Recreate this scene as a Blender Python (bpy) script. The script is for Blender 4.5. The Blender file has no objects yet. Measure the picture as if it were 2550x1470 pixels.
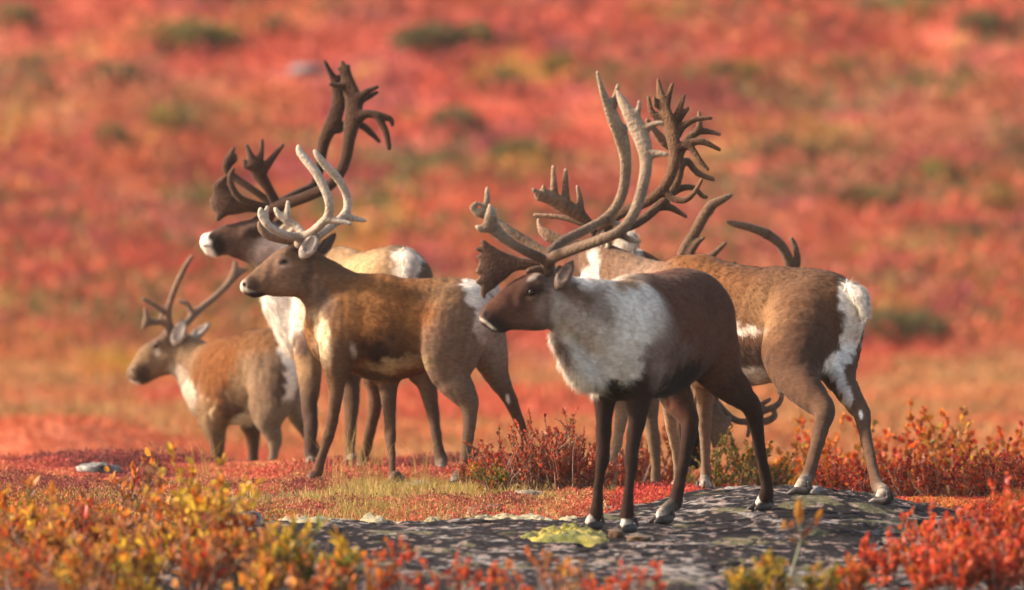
import bpy, math, random
import numpy as np

# ---------------------------------------------------------------- camera, light, exposure
SC = bpy.context.scene
COL = SC.collection
CAM_H, FPX, W0, H0, HORIZON = 1.86, 21250.0, 2550.0, 1470.0, 312.0
PITCH = math.atan((H0 / 2 - HORIZON) / FPX)
cam_d = bpy.data.cameras.new('camera')
cam = bpy.data.objects.new('camera', cam_d)
COL.objects.link(cam)
cam_d.sensor_width = 36.0
cam_d.lens = FPX / W0 * 36.0
cam_d.clip_start = 1.0
cam_d.clip_end = 3000.0
cam.location = (0, 0, CAM_H)
cam.rotation_euler = (math.pi / 2 - PITCH, 0, 0)
cam_d.dof.use_dof = True
cam_d.dof.focus_distance = 41.5
cam_d.dof.aperture_fstop = 2.35
SC.camera = cam

SUN_EL, SUN_AZ = math.radians(29), math.radians(-86)      # azimuth measured from +Y (view direction) towards +X
world = bpy.data.worlds.new('World')
SC.world = world
world.use_nodes = True
wn = world.node_tree
sky = wn.nodes.new('ShaderNodeTexSky')
sky.sky_type = 'NISHITA'
sky.sun_disc = False
sky.sun_elevation = SUN_EL
sky.sun_rotation = SUN_AZ
sky.air_density = 1.0
sky.dust_density = 2.5
sky.ozone_density = 0.6
bg = wn.nodes['Background']
bg.inputs['Strength'].default_value = 0.15
wb = wn.nodes.new('ShaderNodeMix'); wb.data_type = 'RGBA'; wb.blend_type = 'MULTIPLY'      # the camera's warm white balance
wb.inputs['Factor'].default_value = 1.0; wb.inputs['B'].default_value = (1.0, 0.91, 0.82, 1)
wn.links.new(sky.outputs[0], wb.inputs['A']); wn.links.new(wb.outputs['Result'], bg.inputs['Color'])
sun_d = bpy.data.lights.new('sun', 'SUN')
sun_d.energy = 4.6
sun_d.angle = math.radians(6.0)
sun_d.color = (1.0, 0.83, 0.66)
sun = bpy.data.objects.new('sun', sun_d)
COL.objects.link(sun)
from mathutils import Vector
sv = Vector((math.sin(SUN_AZ) * math.cos(SUN_EL), math.cos(SUN_AZ) * math.cos(SUN_EL), math.sin(SUN_EL)))
sun.rotation_euler = (-sv).to_track_quat('-Z', 'Y').to_euler()
SC.view_settings.view_transform = 'Standard'
SC.view_settings.look = 'None'
SC.view_settings.gamma = 1.0
SC.view_settings.exposure = 1.08
SC.render.engine = 'CYCLES'
SC.cycles.use_denoising = True
SC.cycles.max_bounces = 5
SC.cycles.diffuse_bounces = 3
SC.cycles.glossy_bounces = 2
SC.cycles.transmission_bounces = 3
SC.cycles.transparent_max_bounces = 4

rng = np.random.default_rng(7)

# ---------------------------------------------------------------- photograph pixel + distance -> point
CP, SP = math.cos(PITCH), math.sin(PITCH)
def P(px, py, d):
    x = (px - W0 / 2) / FPX; y = -(py - H0 / 2) / FPX
    dy = CP + y * SP; dz = y * CP - SP
    s = d / dy
    return np.array([x * s, d, CAM_H + dz * s])
def project(v):
    v = np.asarray(v, float)
    rx, ry, rz = v[..., 0], v[..., 1], v[..., 2] - CAM_H
    f = ry * CP - rz * SP; u = ry * SP + rz * CP
    return W0 / 2 + rx / f * FPX, H0 / 2 - u / f * FPX
def M_(px, d): return px * d / FPX        # pixels -> metres at distance d

# ---------------------------------------------------------------- value noise
def _hash(i, j, k, s):
    n = (i * 374761393 + j * 668265263 + k * 1274126177 + s * 974634777) & 0xFFFFFFFF
    n = ((n ^ (n >> 13)) * 1274126177) & 0xFFFFFFFF
    n = n ^ (n >> 16)
    return (n & 0xFFFF) / 65535.0
def noise3(x, y, z, seed=0):
    x, y, z = np.broadcast_arrays(np.asarray(x, float), np.asarray(y, float), np.asarray(z, float))
    xi, yi, zi = np.floor(x).astype(np.int64), np.floor(y).astype(np.int64), np.floor(z).astype(np.int64)
    fx, fy, fz = x - xi, y - yi, z - zi
    fx = fx * fx * (3 - 2 * fx); fy = fy * fy * (3 - 2 * fy); fz = fz * fz * (3 - 2 * fz)
    r = 0
    for a in (0, 1):
        wa = fx if a else 1 - fx
        for b in (0, 1):
            wb = fy if b else 1 - fy
            for c in (0, 1):
                wc = fz if c else 1 - fz
                r = r + wa * wb * wc * _hash(xi + a, yi + b, zi + c, seed)
    return r
def fbm(x, y, z=0.0, oct=4, seed=0):
    r, amp, tot = 0, 1.0, 0
    for o in range(oct):
        f = 2.0 ** o
        r = r + amp * noise3(x * f, y * f, np.asarray(z) * f, seed + o); tot += amp; amp *= 0.5
    return r / tot
def sstep(a, b, x):
    t = np.clip((np.asarray(x, float) - a) / (b - a), 0, 1)
    return t * t * (3 - 2 * t)

# ---------------------------------------------------------------- mesh helpers
def make_mesh(name, verts, faces, cols=None, smooth=False, normals=None):
    verts = np.asarray(verts, np.float32); faces = np.asarray(faces, np.int32)
    me = bpy.data.meshes.new(name)
    n, k = faces.shape
    me.vertices.add(len(verts)); me.vertices.foreach_set('co', verts.ravel())
    me.loops.add(n * k); me.loops.foreach_set('vertex_index', faces.ravel())
    me.polygons.add(n); me.polygons.foreach_set('loop_start', np.arange(0, n * k, k, dtype=np.int32))
    me.polygons.foreach_set('use_smooth', np.full(n, bool(smooth), dtype=bool))
    me.update(calc_edges=True)
    if cols is not None:
        at = me.attributes.new('Col', 'FLOAT_COLOR', 'POINT')
        c = np.ones((len(verts), 4), np.float32); c[:, :3] = cols
        at.data.foreach_set('color', c.ravel())
    if normals is not None:
        me.normals_split_custom_set_from_vertices(np.asarray(normals, np.float32).tolist())
    return me
def link(name, me, mat=None, parent=None, **props):
    o = bpy.data.objects.new(name, me)
    COL.objects.link(o)
    if mat is not None and me is not None and not me.materials: me.materials.append(mat)
    if parent is not None: o.parent = parent
    for k, v in props.items(): o[k] = v
    return o
def thing(name, loc, label, category, group=None):
    o = bpy.data.objects.new(name, None); COL.objects.link(o)
    o.location = loc; o.empty_display_size = 0.1
    o['label'] = label; o['category'] = category
    if group: o['group'] = group
    return o
def at_base(parent, arr):
    return np.asarray(arr) - np.array(parent.location)

# ---------------------------------------------------------------- materials
def new_mat(name):
    m = bpy.data.materials.new(name); m.use_nodes = True
    nt = m.node_tree; b = nt.nodes['Principled BSDF']
    return m, nt, b
def N(nt, t, **kw):
    n = nt.nodes.new(t)
    for k, v in kw.items():
        if k in n.inputs: n.inputs[k].default_value = v
        else: setattr(n, k, v)
    return n
def attr_mat(name, rough=0.8, sheen=0.0, transl=0.0, var=0.25, nscale=60.0, bump=0.0, stretch=(1, 1, 1), spec=0.3):
    m, nt, b = new_mat(name)
    a = N(nt, 'ShaderNodeAttribute', attribute_name='Col')
    tc = N(nt, 'ShaderNodeTexCoord'); mp = N(nt, 'ShaderNodeMapping'); mp.inputs['Scale'].default_value = stretch
    nt.links.new(tc.outputs['Object'], mp.inputs['Vector'])
    nz = N(nt, 'ShaderNodeTexNoise', Scale=nscale, Detail=4.0)
    nt.links.new(mp.outputs[0], nz.inputs['Vector'])
    mr = N(nt, 'ShaderNodeMapRange'); mr.inputs['From Min'].default_value = 0.25; mr.inputs['From Max'].default_value = 0.75
    mr.inputs['To Min'].default_value = 1 - var; mr.inputs['To Max'].default_value = 1 + var
    nt.links.new(nz.outputs['Fac'], mr.inputs['Value'])
    mx = N(nt, 'ShaderNodeMix', data_type='RGBA', blend_type='MULTIPLY'); mx.inputs['Factor'].default_value = 1.0
    nt.links.new(a.outputs['Color'], mx.inputs['A']); nt.links.new(mr.outputs[0], mx.inputs['B'])
    nt.links.new(mx.outputs['Result'], b.inputs['Base Color'])
    b.inputs['Roughness'].default_value = rough
    b.inputs['Specular IOR Level'].default_value = spec
    if sheen:
        b.inputs['Sheen Weight'].default_value = sheen; b.inputs['Sheen Roughness'].default_value = 0.4
    if bump:
        bp = N(nt, 'ShaderNodeBump', Strength=bump, Distance=0.01)
        nt.links.new(nz.outputs['Fac'], bp.inputs['Height']); nt.links.new(bp.outputs[0], b.inputs['Normal'])
    if transl:
        tr = N(nt, 'ShaderNodeBsdfTranslucent'); ms = N(nt, 'ShaderNodeMixShader'); ms.inputs[0].default_value = transl
        nt.links.new(mx.outputs['Result'], tr.inputs['Color'])
        nt.links.new(b.outputs[0], ms.inputs[1]); nt.links.new(tr.outputs[0], ms.inputs[2])
        out = nt.nodes['Material Output']; nt.links.new(ms.outputs[0], out.inputs['Surface'])
    return m
def plain_mat(name, col, rough=0.5, var=0.2, nscale=40.0, spec=0.4):
    m, nt, b = new_mat(name)
    nz = N(nt, 'ShaderNodeTexNoise', Scale=nscale, Detail=3.0)
    tc = N(nt, 'ShaderNodeTexCoord'); nt.links.new(tc.outputs['Object'], nz.inputs['Vector'])
    cr = N(nt, 'ShaderNodeValToRGB')
    cr.color_ramp.elements[0].position = 0.3; cr.color_ramp.elements[1].position = 0.7
    cr.color_ramp.elements[0].color = [c * (1 - var) for c in col] + [1]
    cr.color_ramp.elements[1].color = [min(1, c * (1 + var)) for c in col] + [1]
    nt.links.new(nz.outputs['Fac'], cr.inputs[0]); nt.links.new(cr.outputs[0], b.inputs['Base Color'])
    b.inputs['Roughness'].default_value = rough; b.inputs['Specular IOR Level'].default_value = spec
    return m

MAT_FUR = attr_mat('fur', rough=0.9, sheen=0.05, var=0.25, nscale=38.0, stretch=(1, 1, 2.0), spec=0.05)
MAT_ANTLER = attr_mat('antler_velvet', rough=0.85, sheen=0.15, var=0.3, nscale=75.0, bump=0.9, spec=0.08)
MAT_HOOF = attr_mat('hoof_horn', rough=0.45, var=0.3, nscale=70.0, bump=0.2)
MAT_EYE = plain_mat('eye', (0.010, 0.006, 0.005), rough=0.12, var=0.2, spec=0.25)
MAT_LEAF = attr_mat('leaf', rough=0.45, transl=0.48, var=0.18, nscale=90.0, spec=0.35)
MAT_HEATH = attr_mat('heath_leaf', rough=0.75, transl=0.3, var=0.15, nscale=40.0, spec=0.2)
MAT_GRASS = attr_mat('dry_grass', rough=0.65, transl=0.35, var=0.15, nscale=30.0, spec=0.25)
MAT_TWIG = attr_mat('twig_bark', rough=0.8, var=0.3, nscale=80.0)
MAT_STONE = attr_mat('stone', rough=0.95, var=0.6, nscale=28.0, bump=0.9, spec=0.1)
MAT_MOSS = attr_mat('moss', rough=0.95, sheen=0.2, var=0.35, nscale=120.0, bump=0.8, spec=0.1)

# ---------------------------------------------------------------- implicit-surface engine (continuous bodies)
def catmull(pts, n=3):
    pts = np.asarray(pts, float)
    if len(pts) < 3: return pts
    ext = np.vstack([2 * pts[0] - pts[1], pts, 2 * pts[-1] - pts[-2]])
    out = []
    for i in range(1, len(ext) - 2):
        p0, p1, p2, p3 = ext[i - 1], ext[i], ext[i + 1], ext[i + 2]
        for j in range(n):
            t = j / n
            q = 0.5 * (2 * p1 + (p2 - p0) * t + (2 * p0 - 5 * p1 + 4 * p2 - p3) * t * t + (3 * p1 - p0 - 3 * p2 + p3) * t ** 3)
            q[3:] = p1[3:] * (1 - t) + p2[3:] * t
            out.append(q)
    out.append(pts[-1])
    return np.array(out)
def seg_dist(X, Y, Z, a, b, side):
    ax, ay, az, r0, w0 = a[:5]; bx, by, bz, r1, w1 = b[:5]
    dx, dy, dz = bx - ax, by - ay, bz - az
    L2 = dx * dx + dy * dy + dz * dz + 1e-12
    t = np.clip(((X - ax) * dx + (Y - ay) * dy + (Z - az) * dz) / L2, 0, 1)
    qx, qy, qz = X - ax - t * dx, Y - ay - t * dy, Z - az - t * dz
    r = r0 + (r1 - r0) * t
    q2 = qx * qx + qy * qy + qz * qz
    if side is None: return np.sqrt(q2) - r, t
    w = w0 + (w1 - w0) * t
    s = qx * side[0] + qy * side[1] + qz * side[2]
    n2 = np.maximum(q2 - s * s, 0)
    s2 = (s / w) ** 2
    rho = np.sqrt(n2 + s2) + 1e-9
    g = np.sqrt(n2 + s2 / (w * w)) / rho
    return (rho - r) / np.maximum(g, 0.3), t
class Chain:
    def __init__(self, pts, k=0.03, side=None, col=(0.2, 0.1, 0.06), cols=None, fur=0.02, sub=False, n=3):
        pts = np.asarray(pts, float)          # x y z r w
        m = len(pts)
        c = np.tile(np.asarray(col, float), (m, 1)) if cols is None else np.asarray(cols, float)
        f = np.full((m, 1), fur) if np.isscalar(fur) else np.asarray(fur, float).reshape(-1, 1)
        full = np.hstack([pts, c, f])
        self.p = catmull(full, n) if m > 2 else full
        self.p[:, 3] = np.maximum(self.p[:, 3], 1e-4)
        self.k = k; self.side = None if side is None else np.asarray(side, float) / np.linalg.norm(side); self.sub = sub
def field(chains, h, pad=0.03):
    allp = np.vstack([c.p for c in chains if not c.sub])
    rr = allp[:, 3:4] * np.maximum(1, allp[:, 4:5])
    lo = (allp[:, :3] - rr).min(0) - pad; hi = (allp[:, :3] + rr).max(0) + pad
    dims = np.ceil((hi - lo) / h).astype(int) + 1
    ax = [lo[i] + h * np.arange(dims[i]) for i in range(3)]
    F = np.full(dims, 0.2, np.float32)
    def rng_(l, u): 
        a = np.clip(np.floor((l - lo) / h).astype(int), 0, dims - 1); b = np.clip(np.ceil((u - lo) / h).astype(int) + 1, 1, dims)
        return tuple(slice(a[i], b[i]) for i in range(3))
    for c in chains:
        rr = c.p[:, 3:4] * np.maximum(1, c.p[:, 4:5]) + c.k * 1.2 + 2 * h
        cl, cu = (c.p[:, :3] - rr).min(0), (c.p[:, :3] + rr).max(0)
        S = rng_(cl, cu)
        off = np.array([s.start for s in S])
        D = np.full([s.stop - s.start for s in S], 0.2, np.float32)
        if D.size == 0: continue
        for i in range(len(c.p) - 1):
            a, b = c.p[i], c.p[i + 1]
            q = np.vstack([a, b]); r2 = rr[i:i + 2]
            T = rng_((q[:, :3] - r2).min(0), (q[:, :3] + r2).max(0))
            X = ax[0][T[0]][:, None, None]; Y = ax[1][T[1]][None, :, None]; Z = ax[2][T[2]][None, None, :]
            d, _ = seg_dist(X, Y, Z, a, b, c.side)
            L = tuple(slice(T[j].start - off[j], T[j].stop - off[j]) for j in range(3))
            D[L] = np.minimum(D[L], d)
        A = F[S]
        if c.sub:
            F[S] = np.maximum(A, -D)
        else:
            hh = np.clip(0.5 + 0.5 * (A - D) / c.k, 0, 1)
            F[S] = A * (1 - hh) + D * hh - c.k * hh * (1 - hh)
    return F, lo
def surface_nets(F, lo, h, relax=1):
    s = F < 0
    nx, ny, nz = F.shape
    cnt = np.zeros((nx - 1, ny - 1, nz - 1), np.int8)
    corners = [(i, j, k) for i in (0, 1) for j in (0, 1) for k in (0, 1)]
    for i, j, k in corners:
        cnt += s[i:nx - 1 + i, j:ny - 1 + j, k:nz - 1 + k]
    act = np.argwhere((cnt > 0) & (cnt < 8))
    idx = np.full(cnt.shape, -1, np.int32)
    idx[act[:, 0], act[:, 1], act[:, 2]] = np.arange(len(act))
    cv = {c: F[act[:, 0] + c[0], act[:, 1] + c[1], act[:, 2] + c[2]] for c in corners}
    acc = np.zeros((len(act), 3)); num = np.zeros(len(act))
    for c in corners:
        for a in range(3):
            if c[a] == 0:
                e = list(c); e[a] = 1; e = tuple(e)
                v0, v1 = cv[c], cv[e]
                m = (v0 < 0) != (v1 < 0)
                t = np.where(m, v0 / np.where(m, v0 - v1, 1), 0)
                p = np.zeros((len(act), 3)); p[:] = c; p[:, a] = t
                acc[m] += p[m]; num[m] += 1
    V = lo + h * (act + acc / num[:, None])
    quads = []
    for a in range(3):
        b, c = (a + 1) % 3, (a + 2) % 3
        sl0 = [slice(None)] * 3; sl1 = [slice(None)] * 3
        sl0[a] = slice(0, -1); sl1[a] = slice(1, None)
        for ax_ in (b, c): sl0[ax_] = slice(1, -1); sl1[ax_] = slice(1, -1)
        m0, m1 = s[tuple(sl0)], s[tuple(sl1)]
        for inside_first in (True, False):
            e = np.argwhere(m0 & ~m1 if inside_first else ~m0 & m1)
            if not len(e): continue
            e[:, b] += 1; e[:, c] += 1
            def cell(db, dc):
                q = e.copy(); q[:, b] -= db; q[:, c] -= dc
                return idx[q[:, 0], q[:, 1], q[:, 2]]
            q = np.stack([cell(1, 1), cell(0, 1), cell(0, 0), cell(1, 0)], 1)
            quads.append(q if inside_first else q[:, ::-1])
    Q = np.vstack(quads)
    for _ in range(relax):
        E = np.vstack([Q[:, [0, 1]], Q[:, [1, 2]], Q[:, [2, 3]], Q[:, [3, 0]]])
        S = np.zeros_like(V); n = np.zeros(len(V))
        for d in range(3):
            S[:, d] = np.bincount(E[:, 0], V[E[:, 1], d], len(V)) + np.bincount(E[:, 1], V[E[:, 0], d], len(V))
        n = np.bincount(E[:, 0], minlength=len(V)) + np.bincount(E[:, 1], minlength=len(V))
        V = 0.5 * V + 0.5 * S / np.maximum(n, 1)[:, None]
    return V, Q
def vnormals(V, Q):
    n = np.cross(V[Q[:, 2]] - V[Q[:, 0]], V[Q[:, 3]] - V[Q[:, 1]])
    out = np.zeros_like(V)
    for i in range(4):
        for d in range(3): out[:, d] += np.bincount(Q[:, i], n[:, d], len(V))
    return out / (np.linalg.norm(out, axis=1, keepdims=True) + 1e-12)
def chan_at(chains, V, soft=0.014):
    acc = np.zeros((len(V), 4)); tot = np.zeros(len(V)) + 1e-9
    X, Y, Z = V[:, 0], V[:, 1], V[:, 2]
    for c in chains:
        if c.sub: continue
        best = np.full(len(V), 9.0); bc = np.zeros((len(V), 4))
        rr = c.p[:, 3:4] * np.maximum(1, c.p[:, 4:5]) + 0.12
        lo, hi = (c.p[:, :3] - rr).min(0), (c.p[:, :3] + rr).max(0)
        m = np.where(((V > lo) & (V < hi)).all(1))[0]
        if not len(m): continue
        for i in range(len(c.p) - 1):
            a, b = c.p[i], c.p[i + 1]
            d, t = seg_dist(X[m], Y[m], Z[m], a, b, c.side)
            u = d < best[m]
            best[m[u]] = d[u]
            bc[m[u]] = a[5:9] * (1 - t[u, None]) + b[5:9] * t[u, None]
        w = np.exp(-np.clip(best, -0.2, 9) / soft)
        w = np.minimum(w, 1e4)
        acc += bc * w[:, None]; tot += w
    return acc / tot[:, None]

# ================================================================ the ground, the far hillside, the bedrock
_hd = np.array([0, 20, 47, 49, 52, 56, 62, 75, 88, 97, 105, 113, 122, 135, 160, 220, 420, 1200.])
_hz = np.array([0, 0, 0, -.3, -.55, -.68, -.75, -.9, -.97, -.85, -.1, 1.3, 3.4, 6.6, 11.5, 22, 48, 120.])
def crest(x):
    return 46.95 - 3.6 * sstep(0.15, 0.6, x) - 0.9 * sstep(0.9, 1.5, x)
def ground_z(x, y):
    x = np.asarray(x, float); y = np.asarray(y, float)
    c = crest(x)
    drop = np.where(y > c, -(0.17 - 0.10 * sstep(1.0, 1.35, x)) * (y - c), 0.0)
    near = np.maximum(drop, -0.68)
    far = np.interp(y, _hd, _hz)
    z = np.where(y < 56, near, far)
    m = sstep(53, 58, y)
    z = near * (1 - m) + np.minimum(far, 900) * m
    z = z + 0.42 * np.exp(-((x + 3.4) / 1.1) ** 2 - ((y - 63) / 3.0) ** 2)
    hill = sstep(95, 110, y)
    z = z + hill * (0.9 * (fbm(x / 7.0, y / 7.0, 0.0, 3, 11) - 0.5) + 0.5 * (noise3(x / 1.7, y / 2.2, 0, 5) - 0.5))
    z = z + (1 - hill) * sstep(57, 62, y) * 0.16 * (noise3(x / 2.5, y / 3.0, 0, 8) - 0.5)
    z = z + 0.03 * (noise3(x * 2.1, y * 1.6, 0, 3) - 0.5) * (1 - sstep(52, 60, y)) * sstep(42.6, 43.5, y)
    # dips under the slab, falls away towards the camera
    z = z - 0.10 * sstep(41.5, 40.5, y) * sstep(-1.9, -1.3, x) - 0.012 * np.clip(39 - y, 0, 20)
    return z
SLAB_X0, SLAB_X1, SLAB_Y0, SLAB_Y1 = -1.75, 2.5, 32.5, 43.2
def slab_top(x):           # far rim of the slab
    return 40.35 + 1.75 * sstep(0.2, 0.95, x) - 0.2 * sstep(1.4, 2.2, x)
def rock_z(x, y, detail=True):
    x = np.asarray(x, float); y = np.asarray(y, float)
    z = 0.085 * np.exp(-((x - 1.32) / 0.62) ** 2) * sstep(38.6, 41.4, y)
    z = z - 0.03 * sstep(1.5, 2.4, x)
    z = z - 0.0125 * np.clip(39.2 - y, 0, 20) ** 1.15
    if detail:
        z = z + 0.014 * (fbm(x * 1.3, y * 0.9, 0, 3, 21) - 0.5)
    rim = slab_top(x) + 0.35 * (noise3(x * 2.2, 0, 0, 31) - 0.5) * (1 - sstep(.6, 1.1, x))
    z = z - 0.30 * sstep(rim, rim + 1.1, y)
    lx = -1.28 + 0.25 * (y - 39) * 0.2 + 0.2 * (noise3(0, y * 0.8, 0, 33) - 0.5)
    z = z - 0.25 * sstep(lx, lx - 0.35, x)
    z = z - 0.25 * sstep(2.15, 2.5, x)
    return z
def gz(x, y):
    return np.maximum(ground_z(x, y), rock_z(x, y))
def ray_ground(px, py, d0, reach=1.6):
    ds = np.linspace(d0 - reach, d0 + reach, 321)
    pts = np.array([P(px, py, d) for d in ds])
    g = pts[:, 2] - gz(pts[:, 0], pts[:, 1])
    i = np.where((g[:-1] >= 0) & (g[1:] < 0))[0]
    if not len(i): return None
    i = i[np.argmin(abs(ds[i] - d0))]
    return ds[i] + (ds[1] - ds[0]) * g[i] / (g[i] - g[i + 1])

# ground sheet: rows get farther apart with distance and fan out sideways
ys = np.concatenate([np.linspace(18, 42, 50, endpoint=False), np.linspace(42, 60, 180, endpoint=False),
                     np.linspace(60, 140, 240, endpoint=False), np.linspace(140, 190, 40)])
us = np.linspace(-1, 1, 261)
us = np.sign(us) * np.abs(us) ** 1.5
Yg = np.repeat(ys[:, None], len(us), 1)
Xg = us[None, :] * (3.0 + Yg * 0.28)
Zg = ground_z(Xg, Yg)
V = np.stack([Xg, Yg, Zg], -1).reshape(-1, 3)
nr, nc = Xg.shape
I = (np.arange(nr - 1)[:, None] * nc + np.arange(nc - 1)[None, :]).ravel()
Qg = np.stack([I, I + 1, I + nc + 1, I + nc], 1)

# colours of the autumn tundra: patches of plants, with shadow streaks painted in as maroon, the same function for sheet and leaves
C_RED, C_ORG, C_MAR = (.47, .090, .052), (.50, .145, .062), (.27, .060, .070)
C_PINK, C_OLV, C_GRN = (.46, .135, .088), (.23, .175, .045), (.11, .11, .04)
C_TAN, C_YEL = (.40, .20, .085), (.42, .24, .04)
def tundra_col(x, y, seed=0, n=None):
    """mixed plant colours and painted shadow streaks; patches are metres wide and a few metres deep"""
    x = np.asarray(x, float); y = np.asarray(y, float)
    hill = sstep(93, 101, y)
    sx, sy = 0.42, 0.80
    a = fbm(x * sx, y * sy, 0.0, 3, 41); b = fbm(x * sx * 1.7, y * sy * 1.9, 0, 3, 51); c = fbm(x * sx * 1.1, y * sy * .9, 0, 3, 61)
    e = fbm(x * sx * 2.2, y * sy * 2.0, 0, 2, 71)
    def L(base, col, w):
        return base * (1 - w[:, None]) + np.asarray(col)[None] * w[:, None]
    o = np.tile(np.asarray(C_RED), (len(x), 1))
    o = L(o, C_PINK, sstep(.45, .62, c) * .8)
    o = L(o, C_ORG, sstep(.52, .62, a) * .8)
    o = L(o, C_MAR, sstep(.55, .65, e) * .7)  # maroon plants, and the hill's purple-grey shadows put into the colour
    o = L(o, C_TAN, sstep(.63, .70, c) * .4)
    o = L(o, C_YEL, sstep(.64, .70, fbm(x * sx * 1.2 + 7, y * sy, 0, 3, 95)) * .7)
    o = L(o, C_OLV, sstep(.57, .64, b) * .75)
    o = L(o, C_GRN, sstep(.62, .68, b) * .8)
    v = np.tile(np.asarray(C_TAN), (len(x), 1))
    v = L(v, C_ORG, sstep(.46, .60, a) * .6)
    v = L(v, C_RED, sstep(.48, .60, fbm(x * .30, y * .16, 0, 3, 91)) * .85)
    v = L(v, C_OLV, sstep(.56, .66, b) * .5)
    mound = np.exp(-((x + 3.3) / 1.3) ** 2 - ((y - 62.5) / 3.4) ** 2)
    v = L(v, (.46, .115, .055), np.clip(mound * 1.3, 0, .9))
    yel = np.exp(-((x + 3.9) / .75) ** 2 - ((y - 94) / 2.0) ** 2)
    r = v * (1 - hill[:, None]) + o * hill[:, None]
    r = L(r, (.45, .27, .03), np.clip(yel * 1.4, 0, 1))
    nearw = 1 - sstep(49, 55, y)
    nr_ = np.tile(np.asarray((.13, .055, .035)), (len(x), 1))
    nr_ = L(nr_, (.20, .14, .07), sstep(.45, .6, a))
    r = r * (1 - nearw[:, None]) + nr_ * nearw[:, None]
    return r
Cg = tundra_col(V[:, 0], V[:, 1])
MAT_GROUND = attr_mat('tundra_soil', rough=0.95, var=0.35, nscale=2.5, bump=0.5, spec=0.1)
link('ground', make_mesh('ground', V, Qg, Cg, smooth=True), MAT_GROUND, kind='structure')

# bedrock slab
sx = np.arange(SLAB_X0, SLAB_X1, 0.0105); sy = np.arange(SLAB_Y0, SLAB_Y1, 0.021)
Xs, Ys = np.meshgrid(sx, sy)
Zs = rock_z(Xs, Ys)
tilt = Ys * 1.0 + 0.30 * Xs
lay = fbm(Xs * 5.0, tilt * 3.4, 0, 5, 121)
terr = np.floor(lay * 12) / 12 + 0.25 * (lay * 12 - np.floor(lay * 12)) / 12
fine = fbm(Xs * 30, tilt * 10, 0, 3, 131)
Zs = Zs + 0.026 * (terr - 0.5) + 0.010 * (fine - 0.5)
crack = np.abs(fbm(Xs * 1.6 + 3, tilt * 0.9, 0, 4, 141) - 0.5)
Zs = Zs - 0.02 * sstep(0.02, 0.0, crack)
V = np.stack([Xs, Ys, Zs], -1).reshape(-1, 3)
nr, nc = Xs.shape
I = (np.arange(nr - 1)[:, None] * nc + np.arange(nc - 1)[None, :]).ravel()
Qs = np.stack([I, I + 1, I + nc + 1, I + nc], 1)
keep = (Zs.ravel()[Qs] > ground_z(Xs, Ys).ravel()[Qs] - 0.05).any(1)
Qs = Qs[keep]
used, inv = np.unique(Qs, return_inverse=True)
V = V[used]; Qs = inv.reshape(-1, 4)
# crustose lichen: black, grey and pale flecks, paler on raised relief and darker in low
x, y = V[:, 0], V[:, 1]; tl = y + .35 * x
l1 = fbm(x * 9, tl * 6.0, 0, 4, 151); l2 = fbm(x * 26, tl * 17.0, 0, 2, 161); l3 = fbm(x * 1.1, tl * .55, 0, 3, 171)
rel = (Zs.ravel()[used] - rock_z(Xs, Ys).ravel()[used])
q_ = 0.5 * l1 + 0.5 * l2 + 0.30 * (l3 - .5) + 5.0 * rel
pale = sstep(.575, .605, q_)
c = np.array((.026, .023, .026))[None] * (1 - pale[:, None]) + np.array((.115, .105, .108))[None] * pale[:, None]
hi = sstep(.655, .685, q_)[:, None]
c = c * (1 - hi) + np.array((.34, .305, .28))[None] * hi
blk = sstep(.55, .58, fbm(x * 9 + 9, tl * 2.6, 0, 5, 181)) * .85
c = c * (1 - blk[:, None]) + np.array((.024, .020, .022))[None] * blk[:, None]
gr = sstep(.63, .70, fbm(x * 5 + 5, tl * 1.8, 0, 4, 191)) * .55
c = c * (1 - gr[:, None]) + np.array((.24, .22, .12))[None] * gr[:, None]
pk = sstep(.63, .69, fbm(x * 24, tl * 7, 0, 3, 193)) * .6
c = c * (1 - pk[:, None]) + np.array((.40, .29, .25))[None] * pk[:, None]
c = c * .68
MAT_ROCK = attr_mat('lichened_gneiss', rough=1.0, var=0.45, nscale=70.0, bump=0.5, stretch=(1, .3, 1), spec=0.04)
link('bedrock_slab', make_mesh('bedrock_slab', V, Qs, c, smooth=True), MAT_ROCK,
     label='broad low hump of grey bedrock streaked with black lichen under the front bull', category='rock')

# ================================================================ caribou
def lat(a):        # left-hand direction of an animal heading image-left, turned a degrees towards the camera
    a = math.radians(a); return np.array([math.sin(a), -math.cos(a), 0.0])
def head_dir(a):
    a = math.radians(a); return np.array([-math.cos(a), -math.sin(a), 0.0])
def unit_(v): return v / np.linalg.norm(v)
def uv_sphere(c, r, n=12, m=8):
    V, Q = [], []
    for i in range(m + 1):
        th = math.pi * i / m
        for j in range(n):
            ph = 2 * math.pi * j / n
            V.append((c[0] + r * math.sin(th) * math.cos(ph), c[1] + r * math.sin(th) * math.sin(ph), c[2] + r * math.cos(th)))
    for i in range(m):
        for j in range(n):
            Q.append((i * n + j, (i + 1) * n + j, (i + 1) * n + (j + 1) % n, i * n + (j + 1) % n))
    return np.array(V), np.array(Q)

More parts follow.
